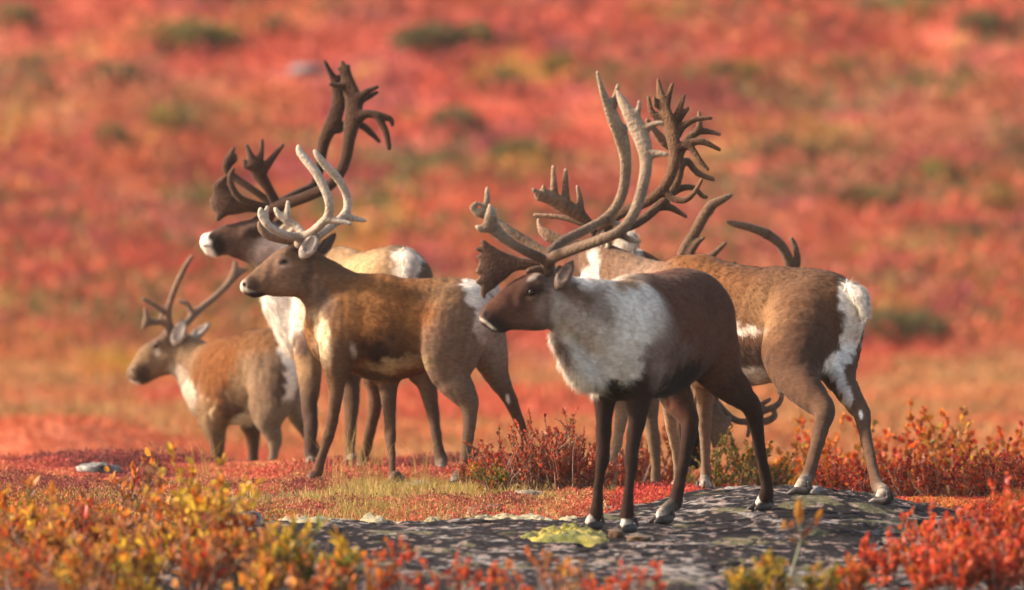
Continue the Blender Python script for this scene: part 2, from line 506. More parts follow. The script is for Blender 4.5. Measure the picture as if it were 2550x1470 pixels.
def hair(V, Q, Nn, C4, count, flow, seed, scale=1.0, width=0.0032):
    """short hair blades growing from a surface; colour and length come from the surface under them"""
    r = np.random.default_rng(seed)
    tri = np.vstack([Q[:, [0, 1, 2]], Q[:, [0, 2, 3]]])
    ar = np.linalg.norm(np.cross(V[tri[:, 1]] - V[tri[:, 0]], V[tri[:, 2]] - V[tri[:, 0]]), axis=1)
    f = r.choice(len(tri), count, p=ar / ar.sum())
    u, v = r.random(count), r.random(count); m = u + v > 1; u[m] = 1 - u[m]; v[m] = 1 - v[m]
    t = tri[f]
    mixf = lambda A: A[t[:, 0]] * (1 - u - v)[:, None] + A[t[:, 1]] * u[:, None] + A[t[:, 2]] * v[:, None]
    p, n, c4 = mixf(V), mixf(Nn), mixf(C4)
    n /= np.linalg.norm(n, axis=1, keepdims=True) + 1e-9
    L = c4[:, 3] * (0.6 + 0.8 * r.random(count)) * scale
    fl = flow(p) + 0.35 * r.normal(size=(count, 3))
    cl_ = np.stack([fbm(p[:, 0] * 24 + 31 * k_, p[:, 1] * 24, p[:, 2] * 24, 2, 60 + k_) for k_ in range(3)], 1) - .5
    fl = fl + 1.3 * cl_
    # long hair hangs
    hang = np.clip((c4[:, 3] - 0.03) / 0.05, 0, 1)[:, None]
    fl = fl * (1 - hang) + np.array([0, 0, -1.0]) * hang + 0.15 * r.normal(size=(count, 3))
    fl -= (fl * n).sum(1, keepdims=True) * n
    fl /= np.linalg.norm(fl, axis=1, keepdims=True) + 1e-9
    lift = 0.12 + 0.16 * r.random(count)[:, None] + .22 * hang
    d = fl + n * lift; d /= np.linalg.norm(d, axis=1, keepdims=True)
    s = np.cross(d, n); s /= np.linalg.norm(s, axis=1, keepdims=True) + 1e-9
    wd = width * (0.7 + 0.6 * r.random(count))[:, None]
    p = p - n * 0.002
    a, b = p - s * wd / 2, p + s * wd / 2
    tip = p + d * L[:, None]
    VV = np.stack([a, b, tip], 1).reshape(-1, 3)
    NN = np.repeat(n * 0.9 + 0.13 * r.normal(size=n.shape), 3, 0); NN /= np.linalg.norm(NN, axis=1, keepdims=True)
    f0 = unit_(flow(p[:1])[0]); al = (p @ f0)[:, None] * f0[None]
    q = (p - al) * 75 + al * 11
    streak = fbm(q[:, 0], q[:, 1], q[:, 2], 3, 77)
    cc = np.clip(c4[:, :3] * ((0.92 + 0.16 * r.random(count)) * (0.62 + .76 * streak))[:, None], 0, 1)
    CC = np.repeat(cc, 3, 0)
    F = np.arange(count * 3).reshape(-1, 3)
    return VV, F, NN, CC

def paint_on(V, C4, paints, seed=0):
    px, py = project(V)
    w1 = fbm(V[:, 0] * 26, V[:, 1] * 26, V[:, 2] * 26, 3, 300 + seed) - .5
    w2 = fbm(V[:, 0] * 26 + 40, V[:, 1] * 26, V[:, 2] * 26, 3, 320 + seed) - .5
    for p in paints:
        cx, cy, rx, ry, rot, col, soft = p[:7]
        fur = p[7] if len(p) > 7 else None
        lim = p[9] if len(p) > 9 else None
        amp = p[8] if len(p) > 8 else 40
        ca, sa = math.cos(math.radians(rot)), math.sin(math.radians(rot))
        dx, dy = px + w1 * amp - cx, py + w2 * amp - cy
        u, v = (dx * ca + dy * sa) / rx, (-dx * sa + dy * ca) / ry
        q = np.sqrt(u * u + v * v)
        w = sstep(1 + soft, 1 - soft, q)[:, None]
        if lim is not None: w = w * sstep(lim - .02, lim + .02, V[:, 1])[:, None]
        C4[:, :3] = C4[:, :3] * (1 - w) + np.asarray(col)[None] * w
        if fur is not None: C4[:, 3] = C4[:, 3] * (1 - w[:, 0]) + fur * w[:, 0]
    return C4

WHITE = (.80, .73, .64); SOCK = (.62, .55, .47); PALE = (.52, .42, .33); BLACKN = (.030, .022, .020)

def caribou(spec):
    d0 = spec['d']
    def PT(q, dflt=0.0):                # (px, py, dy, r[, w]) -> x y z r w
        p = P(q[0], q[1], d0 + q[2])
        return [p[0], p[1], p[2], M_(q[3], d0 + q[2]), q[4] if len(q) > 4 else 1.0]
    a = spec['a']
    chains = []
    for ch in spec['chains']:
        pts, kw = ch[0], dict(ch[1]); kw.setdefault('n', 8)
        ang = kw.pop('a', a)
        side = kw.pop('side', lat(ang))
        if side is not None:
            chains.append(Chain([PT(q) for q in pts], side=side, **kw))
        else:
            chains.append(Chain([PT(q) for q in pts], side=None, **kw))
    feet = []
    for lg in spec['legs']:
        J, top_dy, foot = lg['j'], lg['dy'], lg['foot']
        df = ray_ground(foot[0], foot[1], d0 + lg.get('fd', top_dy))
        if df is None: df = d0 + top_dy
        fp = P(foot[0], foot[1], df)
        fdy = df - d0
        y0, y1 = J[0][1], foot[1]
        pts, cols, furs = [], [], []
        cu, cl = lg['col']
        for q in J:
            t = min(1, max(0, (q[1] - y0) / (y1 - y0)))
            pts.append(PT((q[0], q[1], top_dy + (fdy - top_dy) * t, q[2] * 1.04, q[3] if len(q) > 3 else .96)))
            tt = sstep(0.1, 0.5, t)
            cols.append(np.asarray(cu) * (1 - tt) + np.asarray(cl) * tt); furs.append(.018 if t < .25 else .007)
        # pastern, white sock
        ax_, ay_, az_ = fp
        ax_h = head_dir(lg.get('a', a))
        pts.append([ax_ - ax_h[0] * .012, ay_ - ax_h[1] * .012, az_ + .062, .031, .8]); cols.append(np.asarray(cl) * .7 + np.asarray(lg.get('sock', SOCK)) * .3); furs.append(.014)
        pts.append([ax_ + ax_h[0] * .01, ay_ + ax_h[1] * .01, az_ + .038, .025, .9]); cols.append(lg.get('sock', SOCK)); furs.append(.014)
        chains.append(Chain(pts, k=lg.get('k', .035), side=lat(lg.get('a', a)), cols=cols, fur=np.array(furs)))
        if 'x' in lg:          # heel of the hock and the tendon above it
            xs = []
            for q in lg['x']:
                t = min(1, max(0, (q[1] - y0) / (y1 - y0)))
                xs.append(PT((q[0], q[1], top_dy + (fdy - top_dy) * t, q[2], .7)))
            chains.append(Chain(xs, k=.012, side=lat(lg.get('a', a)), col=np.asarray(cu) * .4 + np.asarray(cl) * .6, fur=.008))
        feet.append((fp, lg.get('a', a)))
    h = spec.get('h', 0.010)
    F, lo = field(chains, h)
    V, Q = surface_nets(F, lo, h, relax=3)
    C4 = chan_at(chains, V)
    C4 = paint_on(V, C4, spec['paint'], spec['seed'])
    # blotchy coat: patches of worn hair
    bl = fbm(V[:, 0] * 9, V[:, 1] * 9, V[:, 2] * 9, 4, 400 + spec['seed'])
    C4[:, :3] *= (0.78 + 0.44 * bl)[:, None]
    lum = C4[:, :3] @ np.array([.3, .6, .1]); tone = 0.74 + .32 * sstep(.2, .55, lum)
    C4[:, :3] = np.clip((lum[:, None] + (C4[:, :3] - lum[:, None]) * 1.06) * tone[:, None], .008, .9)
    Nn = vnormals(V, Q)
    # slight relief of the coat
    V2 = V + Nn * (0.010 * (fbm(V[:, 0] * 30, V[:, 1] * 30, V[:, 2] * 18, 3, 430) - .5))[:, None]
    bx = np.mean([f[0] for f in feet], 0)
    root = thing('caribou', tuple(bx), spec['label'], 'caribou', 'caribou standing on the tundra knoll')
    link('body', make_mesh('caribou_body', at_base(root, V2), Q, C4[:, :3], smooth=True), MAT_FUR, root)
    back = -head_dir(a)
    flow = lambda p: np.tile(back * .75 + np.array([0, 0, -.65]), (len(p), 1))
    VV, FF, NN, CC = hair(V2, Q, Nn, C4, spec.get('hairs', 70000), flow, spec['seed'])
    link('coat', make_mesh('caribou_coat', at_base(root, VV), FF, CC, smooth=True, normals=NN), MAT_FUR, root, kind='stuff')
    # tail
    if 'tail' in spec:
        tp = [PT(q) for q in spec['tail']]
        tc = [Chain(tp, k=.02, col=WHITE, fur=.045)]
        F, lo = field(tc, .009); TV, TQ = surface_nets(F, lo, .009, 2)
        T4 = chan_at(tc, TV); TN = vnormals(TV, TQ)
        t = link('tail', make_mesh('caribou_tail', at_base(root, TV), TQ, T4[:, :3], smooth=True), MAT_FUR, root)
        VV, FF, NN, CC = hair(TV, TQ, TN, T4, 2500, flow, 5)
        link('tail_hair', make_mesh('tail_hair', at_base(root, VV), FF, CC, smooth=True, normals=NN), MAT_FUR, t, kind='stuff')
    # hooves: two toes and two dewclaws each
    for fp, fa in feet:
        hd, lt = head_dir(fa), lat(fa)
        hc = []
        for s in (-1, 1):
            o = fp + lt * s * .019
            hd2 = hd + lt * s * .14
            p0 = o - hd * .026; p1 = o + hd2 * .022; p2 = o + hd2 * .056
            hc.append(Chain([[*(p0 + [0, 0, .020]), .021, .8], [*(p1 + [0, 0, .018]), .021, .78], [*(p2 + [0, 0, .008]), .009, .9]], k=.004, side=lt,
                            cols=[(.07, .055, .05), (.035, .028, .027), (.08, .065, .06)]))
            q = o - hd * .040 + lt * s * .002
            hc.append(Chain([[*(q + [0, 0, .060]), .010, 1], [*(q + hd * -.010 + [0, 0, .030]), .0085, 1]], k=.004, col=(.05, .042, .040)))
        F, lo = field(hc, .0065, pad=.015); HV, HQ = surface_nets(F, lo, .0065, 1)
        HV[:, 2] = np.maximum(HV[:, 2], gz(HV[:, 0], HV[:, 1]) - .02)
        H4 = chan_at(hc, HV, .006)
        link('hoof', make_mesh('hoof', at_base(root, HV), HQ, H4[:, :3], smooth=True), MAT_HOOF, root)
    # eyes
    for ex, ey, edy, er in spec['eyes']:
        c = P(ex, ey, d0 + edy)
        EV, EQ = uv_sphere(c, M_(er, d0))
        link('eye', make_mesh('eye', at_base(root, EV), EQ, smooth=True), MAT_EYE, root)
    # ears: a curled leaf with a pale inside
    for e in spec['ears']:
        b, m, t = P(e['b'][0], e['b'][1], d0 + e['b'][2]), P(e['m'][0], e['m'][1], d0 + e['m'][2]), P(e['t'][0], e['t'][1], d0 + e['t'][2])
        op = np.asarray(e['open'], float); ax_ = (t - b) / np.linalg.norm(t - b)
        op = op - ax_ * (op @ ax_); op /= np.linalg.norm(op)
        r = M_(e['r'], d0)
        ec = [Chain([[*b, r * .45, .8], [*(b * .5 + m * .5), r * .85, .62], [*m, r, .55], [*(m * .45 + t * .55), r * .72, .5], [*t, r * .16, .6]], k=.01, side=op, col=e['col'], fur=.008),
              Chain([[*(b * .3 + m * .7 + op * r * .62), r * .42, .9], [*(m + op * r * .60), r * .66, .8], [*(m * .4 + t * .6 + op * r * .42), r * .40, .8]], k=.01, side=op, sub=True)]
        F, lo = field(ec, .0048, pad=.015); EV, EQ = surface_nets(F, lo, .0048, 1)
        E4 = chan_at(ec[:1], EV); EN = vnormals(EV, EQ)
        inn = sstep(.25, .7, EN @ op) * sstep(-.3 * r, .1 * r, (EV - m) @ op * 1 + .1 * r)
        E4[:, :3] = E4[:, :3] * (1 - inn[:, None]) + np.asarray(e.get('inn', PALE)) * inn[:, None]
        core = np.exp(-(((EV - (b * .4 + m * .6) - op * r * .1) ** 2).sum(1)) / (r * .5) ** 2) * inn * .4
        E4[:, :3] = E4[:, :3] * (1 - core[:, None]) + np.array((.06, .045, .04)) * core[:, None]
        er_ = link('ear', make_mesh('ear', at_base(root, EV), EQ, E4[:, :3], smooth=True), MAT_FUR, root)
        VV, FF, NN, CC = hair(EV, EQ, EN, E4, 2200, lambda p: np.tile(ax_, (len(p), 1)), 9, scale=2.0, width=.0028)
        link('ear_hair', make_mesh('ear_hair', at_base(root, VV), FF, CC, smooth=True, normals=NN), MAT_FUR, er_, kind='stuff')
    # antlers: beam, tines and palms of one antler grown into one surface
    for an in spec['antlers']:
        ac = []
        ca, cb = np.asarray(an['col'][0]), np.asarray(an['col'][1])
        for ch in an['ch']:
            pts = [PT((q[0], q[1], q[2], max(q[3] * an.get('fat', 1.08), 5.2), q[4] if len(q) > 4 else .85)) for q in ch]
            side = an.get('side', lat(spec.get('ah', 0)))
            m = len(pts)
            ac.append(Chain(pts, k=.012, side=side, cols=[ca * (1 - i / max(1, m - 1)) + cb * (i / max(1, m - 1)) for i in range(m)]))
        hA = an.get('h', .0075)
        F, lo = field(ac, hA, pad=.02); AV, AQ = surface_nets(F, lo, hA, 1)
        A4 = chan_at(ac, AV, .008)
        bl = fbm(AV[:, 0] * 14, AV[:, 1] * 14, AV[:, 2] * 14, 3, 500)
        cc = A4[:, :3] * (0.7 + .6 * bl)[:, None]
        link(an.get('name', 'antler'), make_mesh('antler', at_base(root, AV), AQ, cc, smooth=True), MAT_ANTLER, root)
    return root

# ---- coat colours
BR_A = (.165, .068, .044); DK = (.040, .022, .018); DK2 = (.022, .014, .012)
BR_D = (.27, .112, .044); GR_D = (.185, .098, .056); TAN = (.44, .27, .140); LEGD = (.12, .068, .044)
BR_B = (.142, .067, .038); GR_B = (.22, .130, .084)
VA, VL, VD = (.095, .054, .035), (.40, .30, .21), (.045, .022, .014)
PALEV = (.50, .42, .33)  # pale velvet towards the antler tips

# ---------------------------------------------------------------- the front bull
caribou(dict(seed=1, d=39.55, a=52, ah=5, hairs=90000,
  label='largest dark brown bull with a broad white neck, standing on the bare bedrock in front', 
  chains=[
    ([(1532,850,-.45,122,.80),(1570,842,-.34,145,.80),(1635,836,0,154,.82),(1690,805,.25,136,.84),(1718,792,.38,120,.84)], dict(k=.05, col=BR_A, fur=.028)),
    ([(1562,748,-.34,58,.6),(1604,742,-.14,58,.7)], dict(k=.05, col=BR_A, fur=.02)),
    ([(1555,815,-.46,112,.75),(1498,790,-.56,92,.72),(1442,768,-.63,76,.66),(1396,752,-.67,64,.6)], dict(a=32, k=.05, col=WHITE, fur=.030)),
    ([(1392,838,-.64,24),(1424,895,-.63,30),(1454,930,-.60,36),(1496,918,-.52,50)], dict(a=32, k=.05, col=WHITE, fur=np.array([.025,.045,.055,.045]))),
    ([(1536,955,-.44,42,.9),(1590,962,-.34,36,.9)], dict(k=.05, col=DK, fur=.02)),
    ([(1592,800,-.42,70,.5),(1606,880,-.46,64,.5),(1594,950,-.47,42,.7)], dict(k=.03, col=BR_A, fur=.018)),
    ([(1352,744,-.68,74,.56),(1310,754,-.68,64,.58),(1274,768,-.69,52,.62),(1243,784,-.69,42,.66),(1216,790,-.69,25,.9)], dict(a=8, k=.025, col=(.095,.045,.032), fur=.007)),
    ([(1345,708,-.725,14),(1316,716,-.728,12)], dict(a=8, k=.03, col=(.07,.038,.03), fur=.006)),
    ([(1340,790,-.70,34,.8),(1290,796,-.70,24,.8)], dict(a=8, k=.03, col=(.15,.08,.055), fur=.008)),
    ([(1230,818,-.69,10,1.6),(1252,818,-.69,11,1.6)], dict(a=8, k=.015, col=BLACKN, fur=.005)),
    ([(1206,782,-.735,5),(1211,788,-.735,6)], dict(a=8, sub=True, k=.01)),
    ([(1352,690,-.66,24),(1360,668,-.66,19)], dict(a=8, k=.03, col=DK, fur=.006)),
  ],
  legs=[
    dict(j=[(1594,930,52),(1590,985,33),(1587,1042,23),(1576,1110,17.5),(1572,1149,18.5),(1571,1178,13.5),(1566,1220,12.5),(1564,1256,16),(1561,1285,19)], dy=-.47, fd=-.53, foot=(1560,1327), a=38, col=(DK, DK)),
    dict(j=[(1510,930,48),(1506,985,29),(1505,1042,21),(1503,1110,17),(1500,1149,17),(1496,1178,13),(1490,1220,12.5),(1487,1256,15),(1484,1283,18)], dy=-.34, fd=-.35, foot=(1475,1320), a=30, col=(DK, DK)),
    dict(j=[(1748,800,86,.62),(1774,880,76,.62),(1802,938,52,.68),(1843,985,31),(1871,1013,25),(1884,1060,18),(1891,1110,15.5),(1900,1160,14.5),(1909,1205,16),(1908,1232,19)], dy=.31, fd=.5, foot=(1897,1271), a=35, x=[(1882,1008,12),(1870,978,10.5),(1846,940,13)], col=(BR_A, DK), k=.045),
    dict(j=[(1660,900,58),(1676,970,42),(1700,1020,30),(1717,1048,24),(1712,1100,17),(1702,1160,14.5),(1688,1220,15),(1680,1255,19)], dy=.46, fd=.35, foot=(1650,1304), a=30, x=[(1728,1048,12),(1722,1015,11),(1706,975,13)], col=(BR_A, DK), k=.045),
  ],
  paint=[
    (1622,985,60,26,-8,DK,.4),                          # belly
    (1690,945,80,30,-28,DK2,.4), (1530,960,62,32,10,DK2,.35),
    (1512,800,98,126,12,WHITE,.3,.034), (1574,800,34,110,-6,WHITE,.35,.032), (1545,905,52,45,20,WHITE,.3,.03),
    (1430,900,60,90,-30,WHITE,.3,.06),
    (1440,800,46,60,-20,(.56,.47,.40),.9,.026), (1470,850,30,50,-25,(.50,.41,.34),.9,.03), (1410,770,30,46,0,(.44,.35,.29),.9,.02),
    (1452,742,60,22,25,(.28,.18,.13),.7), (1500,760,26,60,-20,(.42,.33,.27),.8), (1402,868,14,48,-32,(.22,.13,.10),.8),
    (1430,722,40,16,20,(.20,.12,.085),.6), (1560,705,34,20,-10,(.42,.26,.16),.6),
    (1655,892,22,66,18,(.34,.24,.20),.8), (1690,880,40,22,-30,(.22,.14,.12),.8),
    (1360,760,16,70,6,(.22,.15,.125),.8), (1392,700,30,22,0,(.20,.13,.10),.6),
    (1326,727,30,24,-20,(.040,.022,.018),.6), (1330,690,18,7,-38,(.34,.28,.25),.5,None,8),
    (1232,806,42,24,18,BLACKN,.6,None,10), (1322,741,16,5,-12,(.20,.12,.085),.6,None,5), (1290,772,40,24,-25,(.12,.058,.042),.9), (1203,788,8,18,25,(.16,.11,.09),.5,None,6),  # among these, a highlight painted along the lower eyelid
    (1214,806,26,3.5,36,(.62,.54,.46),.4,None,4), (1209,782,7,10,20,BLACKN,.4,None,4),
    (1770,720,40,60,-15,(.13,.055,.036),.8),
  ],
  tail=None or [(1783,742,.62,16),(1796,790,.66,13),(1797,820,.66,8)],
  eyes=[(1324,729,-.753,9),(1324,727,-.605,9.0)],
  ears=[dict(b=(1388,715,-.75),m=(1404,688,-.78),t=(1425,654,-.78),open=(-.35,-1,.1),r=19,col=(.10,.06,.046),inn=(.26,.19,.16)),
        dict(b=(1375,712,-.56),m=(1384,690,-.50),t=(1396,664,-.46),open=(-.6,.6,.1),r=18,col=(.10,.06,.046))],
  antlers=[
    dict(col=(VA, VL), ch=[      # near antler
      [(1362,672,-.72,17,1),(1372,645,-.76,14),(1418,625,-.86,13),(1500,596,-.98,12.5),(1546,574,-1.0,12.5),(1578,533,-.98,13),(1599,471,-.94,13.5),(1609,410,-.9,14.5),(1603,360,-.87,19,.55),(1585,315,-.84,21,.5),(1562,274,-.82,15,.55),(1546,245,-.80,10,.6),(1537,229,-.79,4.5)],
      [(1608,385,-.88,12),(1635,383,-.90,9),(1660,385,-.92,6)], [(1600,326,-.84,11),(1628,310,-.86,8),(1648,305,-.88,5)], [(1582,290,-.82,10),(1591,272,-.83,7),(1592,254,-.84,4.5)],
      [(1546,585,-1.0,9),(1570,598,-.98,7.5),(1592,601,-.97,5.5)],
      [(1366,652,-.74,13),(1306,624,-.78,11.5),(1268,602,-.80,12),(1240,580,-.81,15,.55),(1222,556,-.82,17,.45),(1222,530,-.82,12,.5),(1220,511,-.82,5)],
      [(1226,545,-.82,12,.5),(1232,525,-.80,6)], [(1218,566,-.82,12,.5),(1200,570,-.82,10,.5),(1189,565,-.82,6)]]),
    dict(col=(VA, VL), ch=[      # far antler
      [(1366,668,-.60,16,1),(1370,632,-.56,13),(1405,600,-.48,12),(1463,570,-.40,11.5),(1512,541,-.36,11.5),(1541,504,-.36,12),(1556,455,-.38,12.5),(1558,397,-.42,13.5),(1548,344,-.46,18,.5),(1531,302,-.48,17,.5),(1512,257,-.50,12,.55),(1500,224,-.52,8),(1488,181,-.54,4)],
      [(1528,262,-.49,10),(1534,235,-.50,7),(1539,213,-.52,4.5)], [(1552,320,-.46,10),(1566,312,-.44,7),(1580,296,-.42,5)], [(1512,548,-.37,9),(1530,556,-.34,7.5),(1546,557,-.32,5)],
      [(1370,640,-.57,12),(1323,607,-.52,10.5),(1269,574,-.5,10),(1236,551,-.48,10),(1208,534,-.48,11,.6),(1190,530,-.48,10,.7),(1176,518,-.48,6)], [(1176,518,-.48,6),(1184,508,-.48,6),(1196,508,-.48,4)],
      [(1205,534,-.48,10,.6),(1213,500,-.47,7.5),(1213,469,-.46,4.5)]]),
    dict(name='brow_tine', col=((.07,.036,.024), (.135,.075,.052)), h=.0065, ch=[      # brow shovel
      [(1360,668,-.68,13),(1325,660,-.68,13,.8),(1290,657,-.68,16,.6),(1262,658,-.68,24,.35),(1238,662,-.68,34,.24),(1222,666,-.68,30,.24)],
      [(1262,655,-.68,18,.4),(1225,628,-.68,14,.45),(1202,602,-.68,6,.7)], [(1235,650,-.68,18,.4),(1206,624,-.68,8,.6),(1188,621,-.68,4)], [(1230,660,-.68,18,.4),(1204,642,-.68,9,.6),(1191,640,-.68,4.5)],
      [(1235,670,-.68,20,.4),(1205,672,-.68,10,.5),(1190,676,-.68,6)], [(1235,675,-.68,22,.4),(1205,698,-.68,12,.5),(1191,702,-.68,6)], [(1250,672,-.68,22,.4),(1220,706,-.68,16,.45),(1204,728,-.68,8,.6),(1206,741,-.68,4)],
      [(1356,672,-.735,9),(1332,671,-.74,8.5),(1314,676,-.74,6.5)]]),
  ]))

# ---------------------------------------------------------------- the bull seen side-on behind it
caribou(dict(seed=2, d=42.5, a=-35, ah=-50, hairs=70000,
  label='brown bull standing behind the front bull, its white rump at the far right',
  chains=[
    ([(1700,785,.36,128,.72),(1765,790,.25,143,.74),(1860,812,.05,150,.76),(1950,800,-.12,136,.78),(2035,785,-.27,114,.78),(2066,785,-.32,98,.78)], dict(k=.05, col=BR_B, fur=.028)),
    ([(1700,692,.34,56,.7),(1745,690,.27,56,.7)], dict(k=.06, col=(.21,.09,.04), fur=.02)),
    ([(1700,760,.42,108,.7),(1620,732,.6,84,.7),(1545,692,.75,70,.66),(1490,655,.85,56,.62)], dict(a=-50, k=.05, col=GR_B, fur=.022)),
    ([(1488,645,.88,56,.62),(1456,660,1.0,46,.62),(1432,676,1.14,34,.66),(1420,684,1.22,24,.9)], dict(a=-65, k=.03, col=(.11,.06,.045), fur=.007)),
    ([(1470,710,.82,30),(1500,780,.7,42),(1560,850,.55,46)], dict(a=-50, k=.05, col=WHITE, fur=.05)),
    ([(1940,948,-.1,16),(1945,966,-.1,12),(1944,982,-.1,8)], dict(k=.02, col=WHITE, fur=.02)),
    ([(1735,770,.2,72,.45),(1750,860,.16,66,.5),(1756,930,.14,42,.7)], dict(k=.03, col=(.17,.08,.042), fur=.018)),
  ],
  legs=[
    dict(j=[(1690,900,44),(1676,965,24),(1668,1010,19),(1669,1042,15),(1677,1090,13),(1686,1140,12),(1690,1185,13)], dy=.30, fd=.45, foot=(1684,1231), a=-5, col=(GR_B, (.36,.25,.16))),
    dict(j=[(1752,905,46),(1757,965,26),(1755,1010,21),(1754,1055,17.5),(1756,1090,14),(1757,1130,12),(1759,1170,13)], dy=.5, fd=.55, foot=(1752,1229), a=70, col=(GR_B, (.26,.175,.12))),
    dict(j=[(2010,800,98,.7),(1985,880,86,.62),(1985,940,52,.7),(2018,985,38),(2052,1020,28),(2046,1060,20),(2036,1100,17.5),(2024,1145,16),(2010,1190,17)], dy=-.36, fd=-.5, foot=(1994,1232), a=-10, x=[(2068,1026,12.5),(2056,992,12),(2030,950,14)], col=(BR_B, LEGD), k=.045),
    dict(j=[(2085,830,70,.7),(2082,900,56,.65),(2098,955,32),(2125,1000,25),(2146,1030,22),(2154,1078,15.5),(2165,1130,14),(2177,1180,14),(2186,1212,17)], dy=-.14, fd=-.2, foot=(2196,1256), a=-30, x=[(2157,1030,11),(2146,1000,10),(2128,960,12)], col=(BR_B, LEGD), k=.045),
  ],
  paint=[
    (1900,770,80,60,5,(.22,.118,.060),.9), (1925,770,34,60,8,(.29,.165,.085),.9), (1720,680,120,45,8,(.22,.095,.040),.7), (1985,740,60,50,0,(.17,.085,.048),.8),
    (1850,822,48,14,2,(.60,.50,.42),.6), (1870,880,70,26,3,(.085,.05,.038),.6,None,26,42.05), (1895,930,52,32,2,(.62,.56,.48),.35,None,26,42.12), (1860,900,60,16,0,(.10,.06,.045),.6),
    (2010,890,70,90,20,(.085,.045,.030),.9), (2000,700,80,34,6,(.16,.085,.05),.8), (1980,970,50,60,-20,(.12,.065,.042),.8),
    (2128,740,36,50,-22,WHITE,.25,.035), (2122,820,26,72,12,WHITE,.35,.03), (2080,905,34,24,-40,WHITE,.4,.025), (2095,960,14,60,-22,(.55,.47,.40),.5),
    (2143,1032,5,11,-10,WHITE,.4,None,6),
    (1478,680,16,70,0,(.62,.54,.48),.5), (1600,690,60,60,0,(.30,.20,.145),.9),
  ],
  tail=[(2118,720,-.42,18),(2140,738,-.46,20),(2150,765,-.48,14),(2146,785,-.48,8)],
  eyes=[(1462,640,.86,8),(1470,640,1.02,8)],
  ears=[dict(b=(1506,630,.80),m=(1508,605,.76),t=(1500,578,.74),open=(-.6,-.8,.1),r=17,col=(.16,.10,.075)), dict(b=(1500,625,.98),m=(1505,600,1.05),t=(1500,578,1.1),open=(-.6,.6,.1),r=17,col=(.16,.10,.075))],
  antlers=[
    dict(col=(VD, (.155,.083,.045)), ch=[
      [(1488,612,.86,14,1),(1500,580,.82,13),(1541,535,.72,12),(1616,500,.62,12.5),(1653,467,.60,13),(1673,430,.6,13.5),(1680,381,.62,16,.7),(1672,331,.64,21,.5),(1657,286,.66,22,.45),(1646,245,.67,14,.5),(1639,200,.68,5)],
      [(1658,262,.66,14,.5),(1666,235,.66,8),(1675,209,.66,4.5)], [(1682,300,.65,13,.5),(1694,268,.65,8),(1704,238,.65,4.5)], [(1682,306,.65,12),(1700,286,.66,7.5),(1714,270,.67,4.5)],
      [(1685,335,.64,13),(1700,316,.63,9),(1730,298,.62,7.5),(1771,294,.61,4.5)], [(1685,375,.62,13),(1712,358,.6,9.5),(1748,353,.58,8.5),(1792,373,.57,5)], [(1710,361,.6,9),(1727,376,.58,8.5),(1744,402,.56,7.5),(1763,422,.55,5)],
      [(1655,480,.6,10),(1680,497,.56,8),(1708,498,.53,7.5),(1730,478,.51,6.5),(1747,448,.5,4)], [(1644,300,.67,12,.6),(1622,278,.68,8),(1615,242,.69,4.5)], [(1650,262,.67,10),(1632,262,.66,6),(1630,245,.66,4)]]),
    dict(col=(VD, (.20,.115,.066)), ch=[
      [(1484,612,.96,13,1),(1520,580,1.06,12),(1587,556,1.16,11),(1636,517,1.22,11.5),(1677,471,1.24,12),(1692,414,1.22,15,.6),(1680,372,1.18,15,.5),(1650,350,1.14,14,.5),(1627,322,1.12,9),(1612,300,1.1,6)],
      [(1692,414,1.22,12),(1712,402,1.24,9),(1735,430,1.26,8.5),(1776,447,1.28,6)], [(1650,514,1.22,10),(1672,518,1.24,9),(1709,540,1.28,4.5)], [(1672,480,1.24,10),(1700,468,1.26,8.5),(1727,468,1.28,7),(1748,488,1.3,6.5),(1760,491,1.31,5)],
      [(1692,380,1.2,13),(1715,345,1.2,11),(1740,322,1.2,9),(1741,280,1.2,4)], [(1738,326,1.2,9),(1765,328,1.2,7),(1792,335,1.2,4.5)]]),
    dict(name='brow_tine', col=(VD, (.30,.19,.125)), h=.0065, ch=[
      [(1486,590,.86,11),(1462,552,.84,13,.7),(1432,528,.82,19,.45),(1396,508,.80,20,.4),(1362,490,.78,17,.4),(1340,488,.76,12,.5)],
      [(1380,497,.79,13,.6),(1379,460,.78,9),(1378,416,.77,5.5)], [(1410,508,.8,13,.6),(1408,465,.79,9),(1409,424,.78,5.5)], [(1446,530,.82,12,.6),(1444,495,.82,8),(1438,465,.82,5)], [(1355,484,.77,11,.6),(1353,465,.76,5)], [(1340,484,.76,9),(1328,472,.75,5)],
      [(1480,575,.9,8),(1447,557,.92,7),(1397,542,.94,6.5),(1332,536,.96,5.5)], [(1470,612,.92,9),(1430,606,.96,9,.6),(1393,598,1,14,.5),(1362,585,1.02,15,.45),(1345,570,1.03,9,.5),(1341,548,1.04,4.5)]]),
  ]))

